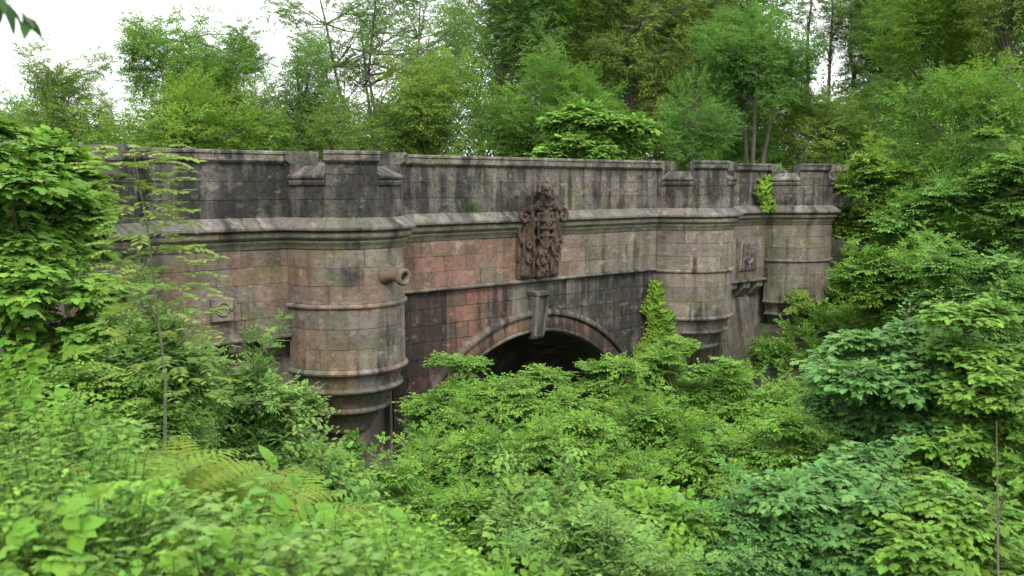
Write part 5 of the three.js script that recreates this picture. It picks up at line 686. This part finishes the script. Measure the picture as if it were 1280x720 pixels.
// creeper on the wall where the arch bay meets the third turret
function creeper(label, x, y, z, w, h, n, pal, normal, name = 'ivy_creeper') {
  const R = rng(round(x * 31 + y * 7)), t = thing(name, label, 'creeper', [x, y, z]), list = [], T = new Tri();
  for (let k = 0; k < 5; k++) { const u = (k - 2) / 5 * w; tubeInto(T, [0, 0.33, 0.66, 1].map((f) => { const p = normal(u * (0.4 + 0.6 * f) + 0.05 * sin(f * 8 + k), -h * f); return p.p.addScaledVector(p.n, 0.015); }), [0.012, 0.011, 0.009, 0.005], 4, [0.2, 0.16, 0.11], false); }
  for (let i = 0; i < n; i++) { const f = R(), hw = w * 0.5 * (0.5 + 0.6 * f) * (0.35 + 1.1 * vnoise(f * 6, x, 8)), u = (R() * 2 - 1) * hw + (vnoise(f * 4, y, 3) - 0.5) * 0.3 * w, p = normal(u, -h * f); p.p.addScaledVector(p.n, 0.02 + 0.22 * R() * R() + 0.08 * f); list.push([p.p, V((R() - 0.5) * 1.6, -1, (R() - 0.5) * 0.6).addScaledVector(p.n, 0.1 + 0.5 * R()), 0.38 + 0.5 * R() * R(), p.n.clone().add(V((R() - 0.5) * 0.9, 0.35, (R() - 0.5) * 0.9))]); }
  part('stem', T.geo(0.9), bark, t, 'stuff'); putSprays(t, 'foliage', 'ivy', list, PAL[pal], leafGloss, R);
}
creeper('bright green ivy creeper climbing the wall beside the buff turret', 20.12, EYE - 2.62, 0, 1.5, 2.1, 900, 'lime', (u, v) => (u < 0.05 ? { p: V(u, v, 0.0), n: V(0, 0, 1) } : (() => { const a = PI - (u - 0.05) / 1.29; return { p: V(1.32 + 1.29 * cos(a), v, 1.29 * sin(a)), n: V(cos(a), 0, sin(a)) }; })()));
creeper('small green creeper spilling from the notch in the parapet before the last turret', 25.1, EYE + 0.25, 0.02, 0.8, 1.0, 150, 'lime', (u, v) => ({ p: V(u, v, v < -0.85 ? 0.1 : 0.02), n: V(0, 0, 1) }));
creeper('yellowing creeper tuft rooted on the corbel ledge of the last turret', 25.75, EYE - 3.2, 1.0, 0.85, 0.6, 90, 'olive', (u, v) => ({ p: V(u * 0.7, v, u * 0.6), n: V(-0.55, 0, 0.83) }));
creeper('dark ivy creeper at the foot of the second turret shaft', 10.0, EYE - 4.9, 0.5, 0.8, 1.7, 220, 'mid', (u, v) => ({ p: V(u, v, 0.0), n: V(-0.2, 0, 0.98) }));
for (const [x, y, z, l] of [[13.6, -0.6, 0.05, 'tiny weed tuft rooted on the parapet ledge beside the coat of arms'], [23.2, 0.36, -0.3, 'grass tuft in the parapet notch between the two end turrets'], [25.55, 0.36, 0.25, 'grass tuft on the sill of the last turret notch']]) {
  const R = rng(round(x * 13)), t = thing('weed_tuft', l, 'weed', [x, EYE + y, z]), list = []; for (let i = 0; i < 12; i++) list.push([V((R() - 0.5) * 0.3, 0, (R() - 0.5) * 0.1), V((R() - 0.5) * 0.6, 1, 0.3 * R()), 0.3 + 0.3 * R()]); putSprays(t, 'foliage', x < 20 ? 'herb' : 'grass', list, PAL.mid, leaf, R);
}
// low growth over the whole bank: nobody could count it
{
  const R = rng(99), mk = (name, label, kind, pal, n, sc, mat, test) => {
    const o = new THREE.Group(); o.name = name; o.userData = { label, category: 'undergrowth', kind: 'stuff' }; scene.add(o); const list = [];
    while (list.length < n) { const x = lerp(-4, 34, R()), z = R() < 0.75 ? lerp(0.8, 17, R()) : lerp(0.8, 22, R()); if (hypot(x, z - 16.37) < 3.8) continue; if (!test(x, z, R)) continue; list.push([V(x, ground(x, z) + (kind === 'grass' || kind === 'herb' ? -0.02 : 0.1 + 0.35 * R()), z), kind === 'grass' || kind === 'herb' ? V((R() - 0.5) * 0.7, 1, (R() - 0.5) * 0.7) : V(R() - 0.5, 0.15 + 0.25 * R(), R() - 0.5), sc * (0.7 + 0.7 * R())]); }
    putSprays(o, 'foliage', kind, list, PAL[pal], mat, R);
  };
  mk('undergrowth', 'low mixed green undergrowth covering the ravine banks', 'elm', 'bright', 9000, 1.1, leaf, (x, z, r) => fbm(x * 0.5, z * 0.5, 3, 3) > 0.4 + 0.2 * r());
  mk('undergrowth_001', 'trailing bramble undergrowth covering the ravine banks', 'bramble', 'bright', 5000, 1.0, leaf, (x, z, r) => fbm(x * 0.6, z * 0.6, 31, 3) > 0.42 + 0.2 * r());
  mk('undergrowth_002', 'upright nettle undergrowth covering the near bank', 'herb', 'bright', 4500, 1.1, leaf, (x, z, r) => x < 9 && fbm(x * 0.7, z * 0.7, 55, 3) > 0.42 + 0.2 * r());
  mk('undergrowth_003', 'tufted grass undergrowth on the near bank', 'grass', 'mid', 1200, 0.8, leafDull, (x, z) => x < 8);
}
setShadows(scene);
renderer.render(scene, camera);
